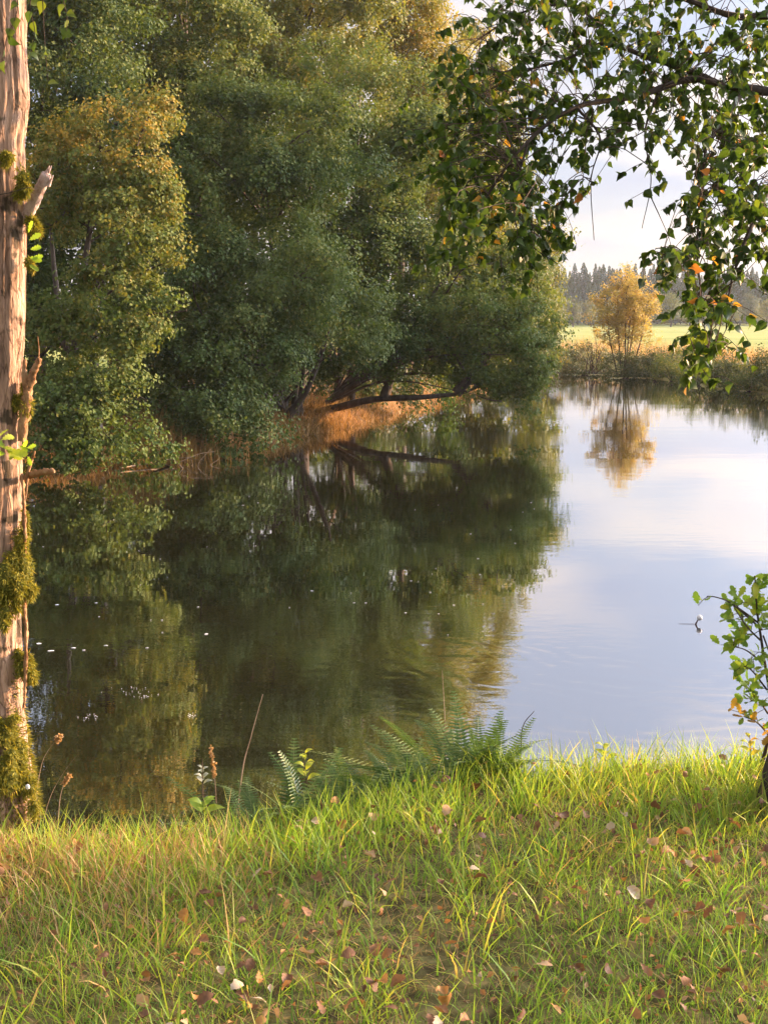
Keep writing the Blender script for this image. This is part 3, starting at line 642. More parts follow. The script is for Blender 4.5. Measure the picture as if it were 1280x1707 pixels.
bush('riverside_bush', 'brownish bush under the leafless shrub on the far bank', 975, 604, 79, 42, 26, M['bush'], .65, 62)
bush('riverside_bush', 'olive bush round the foot of the golden birch', 1045, 610, 75, 48, 24, M['bush'], .5, 63)
bush('riverside_bush', 'olive bush just right of the golden birch stems', 1090, 606, 74, 30, 22, M['bush'], .55, 64)
bush('riverside_bush', 'pale green low bush at the water right of the golden birch', 1120, 612, 71, 36, 18, M['alder'], .6, 65)
bush('riverside_bush', 'bluish green bush behind the hanging birch strand', 1165, 612, 67, 38, 24, M['alder'], .5, 66)
bush('riverside_bush', 'dark bush with brown tips between hanging strand and right edge', 1210, 612, 64, 38, 28, M['bush'], .45, 67)
bush('riverside_bush', 'bright green bush touching the water near the right edge', 1250, 630, 61, 36, 22, M['alder'], .6, 68)
bush('riverside_bush', 'tall dark bush at the right edge of the far bank', 1290, 614, 60, 40, 32, M['bush'], .4, 69)
bush('riverside_bush', 'small green bush behind the pale one on the far bank', 1140, 596, 74, 28, 14, M['alder'], .5, 70)

for lab, px, py, yy, rx, ry, sd in UNDER: bush('undergrowth_bush', lab, px, py, yy, rx, ry, M['bush'], .4, sd, size=.13, per=150, csize=.6, dens=1.8, grp='undergrowth in the grove')

# tall dry grass on top of the far bank
n = 6000; px_ = rng.uniform(900, 1330, n); d_ = rng.uniform(2.5, 8.5, n)
bx = []; seg = FAR[1:9]
tt = rng.uniform(0, len(seg) - 1.001, n); i0 = tt.astype(int); fr_ = (tt - i0)[:, None]
pb = seg[i0] * (1 - fr_) + seg[i0 + 1] * fr_; tg = unit(seg[i0 + 1] - seg[i0]); nm_ = np.stack([tg[:, 1], -tg[:, 0]], 1)
pb = pb + nm_ * d_[:, None]
zz = hz(pb[:, 0], pb[:, 1]); ok = zz > .2; pb = pb[ok]; zz = zz[ok]; n = len(pb)
g = Geo(); blades(g, np.column_stack([pb, zz - .03]), rng.uniform(.5, 1.2, n), .03, rng.uniform(0, 6.28, n), rng.uniform(0, .25, n), rng.uniform(0, .5, n), rng.random(n), 2)
tag(obj('dry_grass', g.mesh('dry_grass', M['straw'])), 'tall pinkish dry grass along the top of the far bank', 'grass', kind='stuff')

# ------------------------------------------------------------------ left bank cover
def along(line, n, d0, d1, side, lo=0, hi=None):
    seg = line; k = len(seg) - 1; hi = hi or k
    tt = rng.uniform(lo, hi - .001, n); i0 = tt.astype(int); f_ = (tt - i0)[:, None]
    p = seg[i0] * (1 - f_) + seg[i0 + 1] * f_; tg = unit(seg[i0 + 1] - seg[i0]); nm = np.stack([tg[:, 1], -tg[:, 0]], 1) * side
    return p + nm * rng.uniform(d0, d1, n)[:, None]
pb = along(LEFT, 20000, -.15, 2.2, 1, 4, 13)
w_ = inside(pb, RIVER)
if w_.mean() > .5: pb = along(LEFT, 20000, -.15, 2.2, -1, 4, 13)
zz = hz(pb[:, 0], pb[:, 1]); ok = zz > -.12; pb = pb[ok]; zz = zz[ok]; n = len(pb)
g = Geo(); blades(g, np.column_stack([pb, zz - .03]), rng.uniform(.15, .55, n) * (1 + .5 * bumps(pb[:, 0], pb[:, 1], 2.5, 31)), .026, rng.uniform(0, 6.28, n), rng.uniform(0, .8, n), rng.uniform(.2, 1.3, n), np.clip(rng.normal(.45, .28, n), 0, 1), 2)
tag(obj('bank_grass', g.mesh('bank_grass', M['bankstraw'])), 'orange-brown dry grass on the left bank under the alders', 'grass', kind='stuff')
cx = np.array([at(240, 760, 31.2)[0], 31.2]); n = 1500
pb = cx + rng.normal(size=(n, 2)) * [.8, .35]; zz = np.maximum(hz(pb[:, 0], pb[:, 1]), -.2)
g = Geo(); blades(g, np.column_stack([pb, zz - .02]), rng.uniform(.4, .95, n), .022, rng.uniform(0, 6.28, n), rng.uniform(0, .15, n), rng.uniform(0, .45, n), np.clip(rng.normal(.35, .2, n), 0, 1), 3)
tag(obj('reeds', g.mesh('reeds', M['bankstraw'])), 'brown reeds at the waterline beside the golden-green alder', 'reeds', kind='stuff')

root = thing('fallen_branch', on(250, 775, 0), 'thin pale dead branch lying along the waterline at the left bank', 'branch')
g = Geo(); tube(g, [on(200, 780, .05), on(245, 773, .07), on(282, 766, .12), on(330, 760, .2)], [.022, .015, .005], 6, 14); part(root, 'limb', g, M['deadwood'], True)
g = Geo()
for a, b in [((282, 766), (300, 752)), ((262, 770), (286, 777)), ((305, 763), (340, 768))]: tube(g, [on(*a, .1), on(*b, .22)], [.01, .004], 5, 4)
part(root, 'twig', g, M['deadwood'], True)
root = thing('drowned_twigs', on(340, 785, 0), 'tangle of bare twigs dipping into the water below the large alder', 'branch')
for a, b, c in [((300, 800), (320, 780), (318, 762)), ((320, 795), (340, 782), (365, 765)), ((335, 798), (352, 788), (372, 776)), ((300, 770), (330, 757), (360, 752)), ((345, 797), (330, 775), (352, 748)), ((310, 790), (335, 792), (362, 790))]:
    g = Geo(); tube(g, [at(*a, 29.5), at(*b, 29.9), at(*c, 30.4)], [.008, .009, .004], 5, 10); part(root, 'twig', g, M['bark'], True)

# foam flecks drifting on the river
g = Geo(); rf = np.random.default_rng(77)
def fleck(px, py, s):
    c = on(px, py, .006); k = 7; th = np.linspace(0, 6.28, k, endpoint=False); rr = s * rf.uniform(.5, 1.1, k)
    v = np.column_stack([c[0] + np.cos(th) * rr * 1.4, c[1] + np.sin(th) * rr * 1.2, np.full(k, .006)]); v = np.vstack([v, c + [0, 0, .004]])
    g.add(v, None, [(i, (i + 1) % k, k) for i in range(k)])
for q in range(38): fleck(rf.uniform(60, 900), rf.uniform(830, 1060), rf.uniform(.006, .017))
for px, py in [(65, 1073), (85, 1085), (122, 1080), (140, 1084), (177, 1076), (330, 1012), (520, 985), (610, 1005), (245, 1080), (160, 1005), (95, 1008), (405, 842), (430, 838), (344, 1057), (685, 968), (797, 931)]: fleck(px, py, rf.uniform(.014, .028))
for cx_, cy_, w in [(240, 1160, 30), (145, 1196, 16), (320, 1192, 7), (220, 1150, 40)]:
    for q in range(16): fleck(cx_ + rf.normal() * w * .5, cy_ + rf.normal() * 3, rf.uniform(.002, .007))
tag(obj('foam_flecks', g.mesh('foam_flecks', M['foam'])), 'small white flecks of foam drifting on the dark water', 'foam', kind='stuff')

# fishing float
root = thing('fishing_float', FLOAT, 'small white round fishing float on a dark tilted stem in the open water', 'float')
def ball(c, r, seg=16, rings=10, sq=(1, 1, 1)):
    g = Geo(); th = np.linspace(0, 2 * math.pi, seg, endpoint=False); ph = np.linspace(0.02, math.pi - .02, rings)
    v = np.array([[math.sin(p) * math.cos(t) * sq[0], math.sin(p) * math.sin(t) * sq[1], math.cos(p) * sq[2]] for p in ph for t in th]) * r + c
    f = [(i * seg + j, (i + 1) * seg + j, (i + 1) * seg + (j + 1) % seg, i * seg + (j + 1) % seg) for i in range(rings - 1) for j in range(seg)]
    g.add(v, f); return g
top = at(1166, 1030, FLOAT[1])
part(root, 'ball', ball(top, .033), M['white'], True)
g = Geo(); tube(g, [FLOAT - [.01, 0, .08], FLOAT + [0, 0, .01], top], [.010, .011, .005], 8, 8); part(root, 'stem', g, M['darkstick'], True)
g = Geo(); tube(g, [FLOAT + [0, 0, .006], on(1146, 1040, .006), on(1131, 1039, .006)], [.0025, .0015], 5, 6); part(root, 'line', g, M['darkstick'], True)

# ------------------------------------------------------------------ weathered trunk at the left edge
yt = 4.1
cl = [(12, -60), (8, 60), (12, 170), (3, 250), (5, 330), (4, 430), (3, 560), (-4, 650), (-3, 760), (-4, 850), (-4, 950), (-2, 1080), (-1, 1180), (0, 1240), (0, 1300), (0, 1360)]
rad_px = [31, 32, 33, 35, 37, 38, 37, 37, 38, 38, 37, 37, 39, 47, 59, 70]
cen = np.array([at(px, py, yt) for px, py in cl])[::-1]; rads = np.array(rad_px[::-1]) * yt / FPX
n = 340; sides = 84
cp = smoothpath(cen, n); rr = np.interp(np.linspace(0, 1, n), np.linspace(0, 1, len(rads)), rads)
th = np.linspace(0, 2 * math.pi, sides, endpoint=False)
V = np.zeros((n, sides, 3)); tin = np.zeros((n, sides))
for i in range(n):
    z = cp[i, 2]
    for j in range(sides):
        c_, s_ = math.cos(th[j]), math.sin(th[j])
        ridge = mnoise.noise((c_ * 5.5, s_ * 5.5, z * 1.3)) ; fine = mnoise.noise((c_ * 16, s_ * 16, z * 5)); gross = mnoise.noise((c_ * 1.2, s_ * 1.2, z * 2.5 + 5))
        chip = mnoise.noise((c_ * 8 + 9, s_ * 8, z * 11))
        r_ = rr[i] * (1 + .09 * gross - .17 * max(0, -ridge) ** 0.7 + .06 * fine - .22 * max(0, chip - .25) + .05 * abs(mnoise.noise((c_ * 22, s_ * 22, z * 14))))
        V[i, j] = cp[i] + np.array([c_ * r_, s_ * r_, 0])
base_tr = np.array([cp[0, 0], yt, hz(cp[0, 0], yt)[0]])
troot = thing('dead_tree', base_tr, 'weathered bare trunk with moss clumps at the left edge of the bank', 'tree')
g = Geo(); I = (np.arange(n - 1)[:, None] * sides); J = np.arange(sides)[None, :]; Jn = (J + 1) % sides
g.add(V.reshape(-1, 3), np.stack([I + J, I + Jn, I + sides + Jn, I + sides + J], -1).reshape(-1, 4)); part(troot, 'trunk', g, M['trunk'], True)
def moss(px, py, yy, rx, ry, n=1500, dy=-.0, tint=.5, L=.022, ryd=None):
    c = at(px, py, yy); k = yy / FPX; ax = np.array([rx * k, (ryd or min(rx, ry)) * k, ry * k])
    g = Geo(); sub = [(np.zeros(3), 1.0)] + [(rng.normal(size=3) * ax * [.55, .3, .75], rng.uniform(.35, .65)) for _ in range(4)]
    for off, sc in sub:
        m_ = int(n * sc * .55); b_ = ball(c + off, 1.0, 10, 7, ax * .72 * sc); g.add(b_.v[0], b_.f4[0], None, .2)
        d = rnd_dirs(m_); p = c + off + d * ax * sc * rng.uniform(.65, 1.0, (m_, 1)) * (1 + .22 * np.sin(d[:, :1] * 7 + d[:, 2:] * 9 + off[0] * 200))
        nr = unit(d + rng.normal(size=(m_, 3)) * .7 + [0, 0, -.35]); s = unit(np.cross(nr, rnd_dirs(m_))) * .0022; l_ = L * rng.uniform(.25, 1.0, (m_, 1))
        v = np.stack([p - s, p + s, p + nr * l_ + [0, 0, -.004]], 1)
        g.add(v.reshape(-1, 3), None, np.arange(3 * m_).reshape(m_, 3), np.repeat(np.clip(rng.normal(tint, .24, m_), 0, 1), 3))
    part(troot, 'moss_clump', g, M['moss'])
yf = yt - .085
for a in [(38, 300, yf, 10, 22, 900), (14, 262, yf, 9, 9, 500), (54, 372, yf + .06, 9, 14, 700), (42, 675, yf + .06, 13, 22, 1100), (12, 965, yf, 24, 42, 2200), (38, 950, yf + .03, 17, 48, 2000), (47, 985, yf + .03, 13, 18, 900), (41, 1110, yf + .05, 15, 21, 1200), (10, 1020, yf, 12, 18, 500), (50, 437, yf + .04, 7, 6, 300), (42, 865, yf + .07, 4, 25, 400), (8, 1222, yf, 22, 20, 1300), (30, 1252, yf + .01, 16, 28, 1400), (12, 1292, yf - .04, 28, 36, 2000), (46, 1305, yf, 14, 28, 1200)]: moss(*a)
# moss skirt at the foot: hair over the flared base
g = Geo(); n = 9000; zi = rng.integers(0, 85, n); ji = rng.integers(0, sides, n)
keep = (rng.random(n) < np.clip(1.15 - zi / 62 + .35 * np.sin(ji * .35), 0, 1)); p = V[zi, ji][keep]; cc_ = cp[zi][keep]; n = len(p)
nr = unit((p - cc_) * [1, 1, 0] + rng.normal(size=(n, 3)) * .03 + [0, 0, -.02]); s = unit(np.cross(nr, rnd_dirs(n))) * .0026; l_ = rng.uniform(.008, .028, (n, 1))
g.add(np.stack([p - s, p + s, p + nr * l_], 1).reshape(-1, 3), None, np.arange(3 * n).reshape(n, 3), np.repeat(np.clip(rng.normal(.4, .22, n), 0, 1), 3)); part(troot, 'moss_skirt', g, M['moss'], kind='stuff')
g = Geo(); tube(g, [at(40, 365, yt), at(54, 340, yt - .02), at(66, 315, yt - .04), at(78, 290, yt - .06)], [.022, .019, .017, .016], 14, 24, wob=.07)
for q in range(7):
    a_ = at(78, 291, yt - .06) + rng.normal(size=3) * .007; tube(g, [a_ - unit(at(78, 290, yt - .06) - at(66, 315, yt - .04)) * .015, a_ + unit(at(78, 290, yt - .06) - at(66, 315, yt - .04)) * rng.uniform(.008, .03)], [.007, .001], 5, 4)
part(troot, 'branch_stub', g, M['stub'], True)
g = Geo(); tube(g, [at(36, 735, yt - .03), at(42, 680, yt - .03), at(50, 640, yt - .04), at(58, 615, yt - .05), at(66, 598, yt - .06)], [.014, .017, .014, .012, .008], 9, 30, wob=.18)
tube(g, [at(46, 655, yt - .04), at(40, 620, yt - .05), at(42, 600, yt - .05)], [.012, .009, .006], 8, 12, wob=.2)
tube(g, [at(60, 610, yt - .05), at(65, 590, yt - .05), at(63, 560, yt - .05)], [.003, .002, .001], 5, 8); part(troot, 'broken_branch', g, M['lichen'], True)
g = Geo(); tube(g, [at(36, 800, yt - .02), at(55, 790, yt - .05), at(75, 786, yt - .08), at(90, 785, yt - .1)], [.012, .010, .011, .007], 8, 18, wob=.22)
tube(g, [at(44, 796, yt - .05), at(52, 770, yt - .06), at(58, 752, yt - .07)], [.006, .003], 6, 10, wob=.2)
tube(g, [at(46, 795, yt - .05), at(45, 812, yt - .06), at(43, 832, yt - .06)], [.004, .002], 6, 8); part(troot, 'side_branch', g, M['lichen'], True)
g = Geo(); tube(g, [at(40, 1180, yt - .05), at(42, 1130, yt - .06), at(43, 1050, yt - .06), at(40, 1000, yt - .06), at(41, 900, yt - .06), at(40, 850, yt - .06), at(37, 790, yt - .05)], [.004, .006, .007, .007, .006, .006, .005], 7, 60, wob=.3); part(troot, 'climbing_stem', g, M['lichen'], True)
g = Geo(); tube(g, [at(-10, 325, yt - .12), at(20, 320, yt - .12), at(45, 312, yt - .12), at(60, 316, yt - .1)], [.0015, .0008], 5, 12); part(troot, 'twig', g, M['twig'], True)

def outline_leaf(name, pts, mat, tint, fold=.12, curl=.1):
    """leaf from a half outline (x along midrib 0..1, half width)"""
    P_ = np.asarray(pts, float); n = len(P_); g = Geo()
    x = P_[:, 0]; w = P_[:, 1]; zc_ = -curl * (x - .5) ** 2 * 2
    mid = np.column_stack([x, np.zeros(n), zc_]); lf = np.column_stack([x, w, zc_ + fold * w]); rt = np.column_stack([x, -w, zc_ + fold * w])
    v = np.vstack([mid, lf, rt]); i = np.arange(n - 1)
    f = np.concatenate([np.stack([i, i + 1, n + i + 1, n + i], 1), np.stack([i, 2 * n + i, 2 * n + i + 1, i + 1], 1)])
    g.add(v, f, None, tint); return g.mesh(name, mat, smooth=True)
OVA = [(0, 0), (.05, .13), (.14, .27), (.26, .35), (.38, .38), (.5, .37), (.6, .34), (.7, .29), (.8, .21), (.88, .13), (.95, .05), (1, 0)]
OAK = [(0, .0), (.04, .02), (.14, .04), (.2, .13), (.27, .14), (.32, .08), (.4, .2), (.49, .22), (.54, .13), (.62, .25), (.71, .25), (.75, .16), (.84, .19), (.92, .14), (1, 0)]
BIR = [(0, .0), (.03, .10), (.10, .27), (.2, .37), (.31, .385), (.42, .33), (.47, .31), (.58, .235), (.64, .20), (.76, .115), (.88, .05), (1, 0)]
LAN = [(0, 0), (.15, .16), (.35, .25), (.55, .23), (.8, .11), (1, 0)]
oakm = [outline_leaf('oak_leaf', OAK, M['oak'], t_, .15 + .2 * (k % 2), .15 * (k % 3)) for k, t_ in enumerate([.15, .35, .5, .6, .75, .85, .97])]
birm = [outline_leaf('birch_leaf', BIR, M['birch'], t_, .1 + .15 * (k % 3), .1 + .2 * (k % 2)) for k, t_ in enumerate([.08, .22, .35, .45, .55, .68, .8, .93, .99])]
def place_leaf(me, root, pos, xdir, nrm, size, name='leaf'):
    x = unit(xdir); z = np.asarray(nrm, float); z = unit(z - x * (z @ x)); y = np.cross(z, x)
    o = obj(name, me, root); o.location = Vector(np.asarray(pos) - np.array(root.location))
    o.rotation_euler = Matrix((x, y, z)).transposed().to_euler(); o.scale = (size, size, size)
    return o
# oak sprigs growing on the trunk
for (px, py, d) in [(50, 400, (1, -.3, .6)), (52, 415, (1, -.5, .1)), (50, 428, (1, -.2, -.5)), (54, 432, (1, -.3, .2)), (50, 440, (.6, -.5, -.7)), (49, 388, (.6, -.3, .9))]:
    place_leaf(oakm[3], troot, at(px - 2, py, yt - .06), np.array(d) + rng.normal(size=3) * .15, (rng.normal() * .4, -1, .5), .045)
for k in range(15):
    px, py = 5 + rng.normal() * 14, 735 + rng.normal() * 14
    place_leaf(oakm[int(rng.integers(2, 5))], troot, at(px, py, yt - .15 - rng.random() * .05), rng.normal(size=3) * [1, .6, .6] + [.4, 0, 0], rng.normal(size=3) * .5 + [0, -.7, .7], .05 * rng.uniform(.8, 1.2))
for k in range(6):
    px, py = 44 + rng.normal() * 6, 748 + rng.normal() * 7
    place_leaf(oakm[int(rng.integers(2, 5))], troot, at(px, py, yt - .12), rng.normal(size=3) + [.6, 0, 0], rng.normal(size=3) * .5 + [0, -.7, .7], .036)

# birch spray hanging in at the top left corner
sp_root = thing('birch_sprig', at(60, -30, 4.0), 'thin birch twigs with small leaves hanging over the trunk top left', 'twig')
for st in [[(70, -40), (72, 20), (76, 90), (80, 135)], [(100, -40), (106, 0), (112, 30), (110, 55)], [(30, -40), (28, 20), (12, 60), (4, 100)], [(60, -40), (50, 10), (58, 50), (52, 85)]]:
    pp = np.array([at(px, py, 3.9) for px, py in st]); g = Geo(); tube(g, pp, [.0018, .0008], 5, 14); part(sp_root, 'twig', g, M['twig'], True)
    q = smoothpath(pp, 14)
    for i in range(3, 14, 2 if st[0][0] != 70 else 5):
        place_leaf(birm[int(rng.integers(3, 7))], sp_root, q[i], rng.normal(size=3) * .5 + [0, 0, -.8], rng.normal(size=3) * .6 + [0, -1, .2], rng.uniform(.03, .045))

tag(obj('white_scrap', ball(at(46, 1312, yt - .16), .008, 7, 5, (1, .6, 1.2)).mesh('white_scrap', M['white'], smooth=True)), 'small white scrap at the mossy foot of the bare trunk', 'scrap')

# ------------------------------------------------------------------ birch at the right edge with its overhanging branches
bbase = np.array([1.43, 4.15, float(hz(1.43, 4.15)[0])])
broot = thing('birch_tree', bbase, 'dark-stemmed birch at the right edge with branches hanging over the river', 'tree')
tr = [bbase + [-.02, 0, -.12], bbase + [0, 0, .1], bbase + [.07, .02, .6], bbase + [.16, .08, 1.5], bbase + [.28, .15, 2.6], bbase + [.45, .3, 4.2], bbase + [.6, .35, 6.5]]
g = Geo(); tube(g, tr, [.15, .115, .1, .095, .085, .06, .02], 18, 60, wob=.03); part(broot, 'trunk', g, M['birchbark'], True)
tp = smoothpath(tr, 60)
LB = [
 ([tp[34], at(1330, 165, 4.3), at(1280, 152, 4.25), at(1200, 140, 4.2), at(1149, 131, 4.15), at(1060, 160, 4.05), at(961, 178, 3.95), at(881, 234, 3.85), at(810, 330, 3.8), at(775, 420, 3.75)], [.024, .017, .013, .010, .007, .004, .0025]),
 ([at(1200, 140, 4.2), at(1149, 117, 4.2), at(1080, 95, 4.25), at(1008, 72, 4.3), at(938, 100, 4.3), at(860, 125, 4.35), at(780, 190, 4.4)], [.012, .009, .007, .004, .002]),
 ([at(1030, 78, 4.3), at(1000, 45, 4.35), at(955, 8, 4.4), at(870, 20, 4.45), at(790, 70, 4.5)], [.007, .005, .002]),
 ([at(1240, 150, 4.2), at(1195, 215, 4.05), at(1177, 246, 3.95), at(1172, 300, 3.85), at(1162, 400, 3.7), at(1172, 520, 3.6), at(1182, 600, 3.55)], [.008, .005, .004, .002, .001]),
 ([tp[37], at(1330, 40, 4.5), at(1220, 25, 4.5), at(1120, -10, 4.5), at(1000, -40, 4.5), at(850, -30, 4.6)], [.02, .012, .007, .003]),
 ([tp[31], at(1330, 240, 4.1), at(1275, 330, 3.9), at(1235, 420, 3.75), at(1215, 490, 3.7), at(1210, 550, 3.65)], [.014, .008, .004, .0015]),
 ([at(961, 178, 3.95), at(1000, 230, 3.9), at(985, 300, 3.85), at(990, 400, 3.85)], [.005, .002, .001]),
 ([at(1100, 145, 4.1), at(1075, 220, 4.05), at(1085, 300, 4.0), at(1070, 380, 4.0)], [.005, .002, .001]),
 ([at(881, 234, 3.85), at(860, 320, 3.8), at(880, 400, 3.75), at(930, 440, 3.75)], [.004, .002, .001])]
lpts = []
for pts_, rd in LB:
    g = Geo(); tube(g, pts_, rd, 8, 60, wob=.08); part(broot, 'branch', g, M['birchbark'], True)
    lpts.append(smoothpath(pts_, 60)[8:])
lpts = np.concatenate(lpts)
rq = np.random.default_rng(91)
boxes = [(760, 960, -30, 110, 52, 4.4), (725, 935, 80, 290, 96, 4.1), (735, 945, 270, 410, 58, 3.85), (930, 1130, -30, 60, 18, 4.4), (930, 1290, 30, 200, 96, 4.2), (1140, 1290, 180, 320, 46, 3.95), (1140, 1290, 310, 420, 36, 3.75),
         (1055, 1130, 160, 330, 9, 4.0), (965, 1040, 190, 330, 9, 3.9), (1070, 1200, 400, 460, 10, 3.65), (1200, 1290, 410, 460, 8, 3.65), (1130, 1290, -40, 60, 18, 4.4), (1150, 1205, 480, 570, 15, 3.55), (1165, 1195, 560, 630, 7, 3.5), (850, 935, 380, 430, 8, 3.8), (700, 760, 190, 260, 4, 4.1)]
cand = []; twg = Geo()
for (x0, x1, y0, y1, cnt, dep) in boxes:
    for q in range(cnt):
        s_ = at(rq.uniform(x0, x1), rq.uniform(y0, y1), dep + rq.normal() * .22)
        d2 = np.linalg.norm(lpts - s_ - np.array([0, 0, .12]), axis=1); a = lpts[int(rq.choice(np.argsort(d2)[:14]))]
        L = rq.uniform(.06, .19); sway = np.array([rq.normal() * .9, rq.normal() * .8, -.8]); e_ = s_ + unit(sway) * L
        tube(twg, [a, (a + s_) / 2 + np.array([0, 0, .03]) + rq.normal(size=3) * .02, s_, (s_ + e_) / 2 + rq.normal(size=3) * .012, e_], [.0018, .0011, .0006], 4, 12)
        pth = smoothpath([(a + s_) / 2 + [0, 0, .03], s_, (s_ + e_) / 2, e_], 40)
        m = int(rq.integers(10, 18))
        bt = rq.normal() * .12
        for i in range(m):
            c = pth[int(rq.integers(6, 40))]; xd = rq.normal(size=3) * .6 + [0, 0, -.75]
            nrm = rq.normal(size=3) + [0, 0, .3]
            tn = rq.random(); k = 7 + int(rq.random() < .35) if tn > .980 else int(np.clip(rq.normal(2.7, 1.8) + bt * 6, 0, 6))
            cand.append((np.linalg.norm(c - EYE), c, xd, nrm, rq.uniform(.023, .040), k))
part(broot, 'twigs', twg, M['twig'], kind='stuff')
def infrm(c):
    v = c - EYE; yy = v[1] * math.cos(PITCH) - v[2] * math.sin(PITCH); u = v[1] * math.sin(PITCH) + v[2] * math.cos(PITCH)
    return -.02 < .5 + v[0] / yy * FPX / 1280 < 1.02 and -.02 < .5 - u / yy * FPX / 1707 < 1.02
cand.sort(key=lambda q: -q[4] / q[0] * (1 if infrm(q[1]) else .001))
for q in cand[:300]: place_leaf(birm[q[5]], broot, q[1], q[2], q[3], q[4])
rest = Geo()
for q in cand[300:]:
    x = unit(q[2]); z = unit(q[3] - x * (q[3] @ x)); y = np.cross(z, x); Pp = np.array(BIR)[[0, 2, 4, 7, 9, 11]]; n = len(Pp)
    def tf(a): return q[1] + (a[:, :1] * x + a[:, 1:2] * y + a[:, 2:] * z) * q[4]
    zc_ = -.15 * (Pp[:, 0] - .5) ** 2; o_ = np.zeros(n)
    v = np.vstack([tf(np.column_stack([Pp[:, 0], o_, zc_])), tf(np.column_stack([Pp[:, 0], Pp[:, 1], zc_ + .2 * Pp[:, 1]])), tf(np.column_stack([Pp[:, 0], -Pp[:, 1], zc_ + .2 * Pp[:, 1]]))]); i = np.arange(n - 1)
    rest.add(v, np.concatenate([np.stack([i, i + 1, n + i + 1, n + i], 1), np.stack([i, 2 * n + i, 2 * n + i + 1, i + 1], 1)]), None, [.08, .22, .35, .45, .55, .68, .8, .93, .99][q[5]])
# rest of the crown, above the frame
C = np.array([bbase + [.6, .3, 4.6]]) + rq.normal(size=(60, 3)) * [.9, .9, .8]; C = C[C[:, 2] > 5.3]
for c in C:
    p = c + rq.normal(size=(45, 3)) * .2; leaves(rest, p, rq.normal(size=(45, 3)), .055, np.clip(rq.normal(.4, .2, 45), 0, 1), r=rq)
part(broot, 'foliage', rest, M['birch'], False, 'stuff')

# ------------------------------------------------------------------ oak sapling at the right edge
obase = np.array([1.37, 4.45, float(hz(1.37, 4.45)[0])])
oroot = thing('oak_sapling', obase, 'young oak with bright lobed leaves at the right edge of the bank', 'sapling')
stem = [obase - [0, 0, .05], at(1285, 1200, 4.3), at(1272, 1090, 4.2), at(1262, 1020, 4.15), at(1258, 960, 4.1)]
g = Geo(); tube(g, stem, [.008, .006, .004, .002], 7, 30); part(oroot, 'stem', g, M['twig'], True)
br_ = [[at(1266, 1040, 4.17), at(1240, 1020, 4.1), at(1213, 1002, 4.05)], [at(1270, 1070, 4.2), at(1245, 1045, 4.1), at(1222, 1010, 4.05)], [at(1276, 1110, 4.2), at(1245, 1085, 4.15), at(1222, 1078, 4.1)], [at(1278, 1150, 4.25), at(1255, 1120, 4.2), at(1240, 1110, 4.15)],
       [at(1280, 1190, 4.25), at(1262, 1165, 4.2), at(1250, 1170, 4.2)], [at(1285, 1230, 4.3), at(1262, 1205, 4.25), at(1240, 1195, 4.2)], [at(1282, 1080, 4.2), at(1300, 1040, 4.1), at(1310, 1000, 4.1)], [at(1272, 1060, 4.2), at(1290, 1110, 4.1), at(1300, 1150, 4.0)], [at(1270, 1050, 4.2), at(1222, 1008, 4.05), at(1195, 996, 4.0), at(1178, 994, 4.0)]]
for j, b_ in enumerate(br_):
    g = Geo(); tube(g, b_, [.0035, .0015], 6, 10); q = smoothpath(b_, 12); tips = [q[-1]]
    for k in range(7 if j != 8 else 1):
        a_ = q[int(rng.integers(3, 12))]; e_ = a_ + unit(rng.normal(size=3) * [1, .8, .9] + unit(q[-1] - q[0]) * .5) * rng.uniform(.03, .075); tube(g, [a_, (a_ + e_) / 2 + [0, 0, .006], e_], [.0016, .0009], 5, 5); tips += [e_, (a_ + e_) / 2]
    part(oroot, 'twig', g, M['twig'], True)
    for k in range(30 if j != 8 else 3):
        i = int(rng.integers(4, 12)); lowt = j in (5,)
        me = oakm[6] if (lowt and rng.random() < .5) else oakm[int(np.clip(rng.normal(2.9, 1.4), 0, 5))]
        place_leaf(me, oroot, tips[int(rng.integers(0, len(tips)))], rng.normal(size=3) * .8 + unit(q[-1] - q[0]) * .7, rng.normal(size=3) * .55 + [0, -.45, .8], rng.uniform(.030, .054))
for k in range(40):
    place_leaf(oakm[int(rng.integers(1, 6))], oroot, smoothpath(stem, 30)[int(rng.integers(20, 30))], rng.normal(size=3) + [0, 0, .4], rng.normal(size=3) * .5 + [0, -.5, .7], rng.uniform(.036, .06))

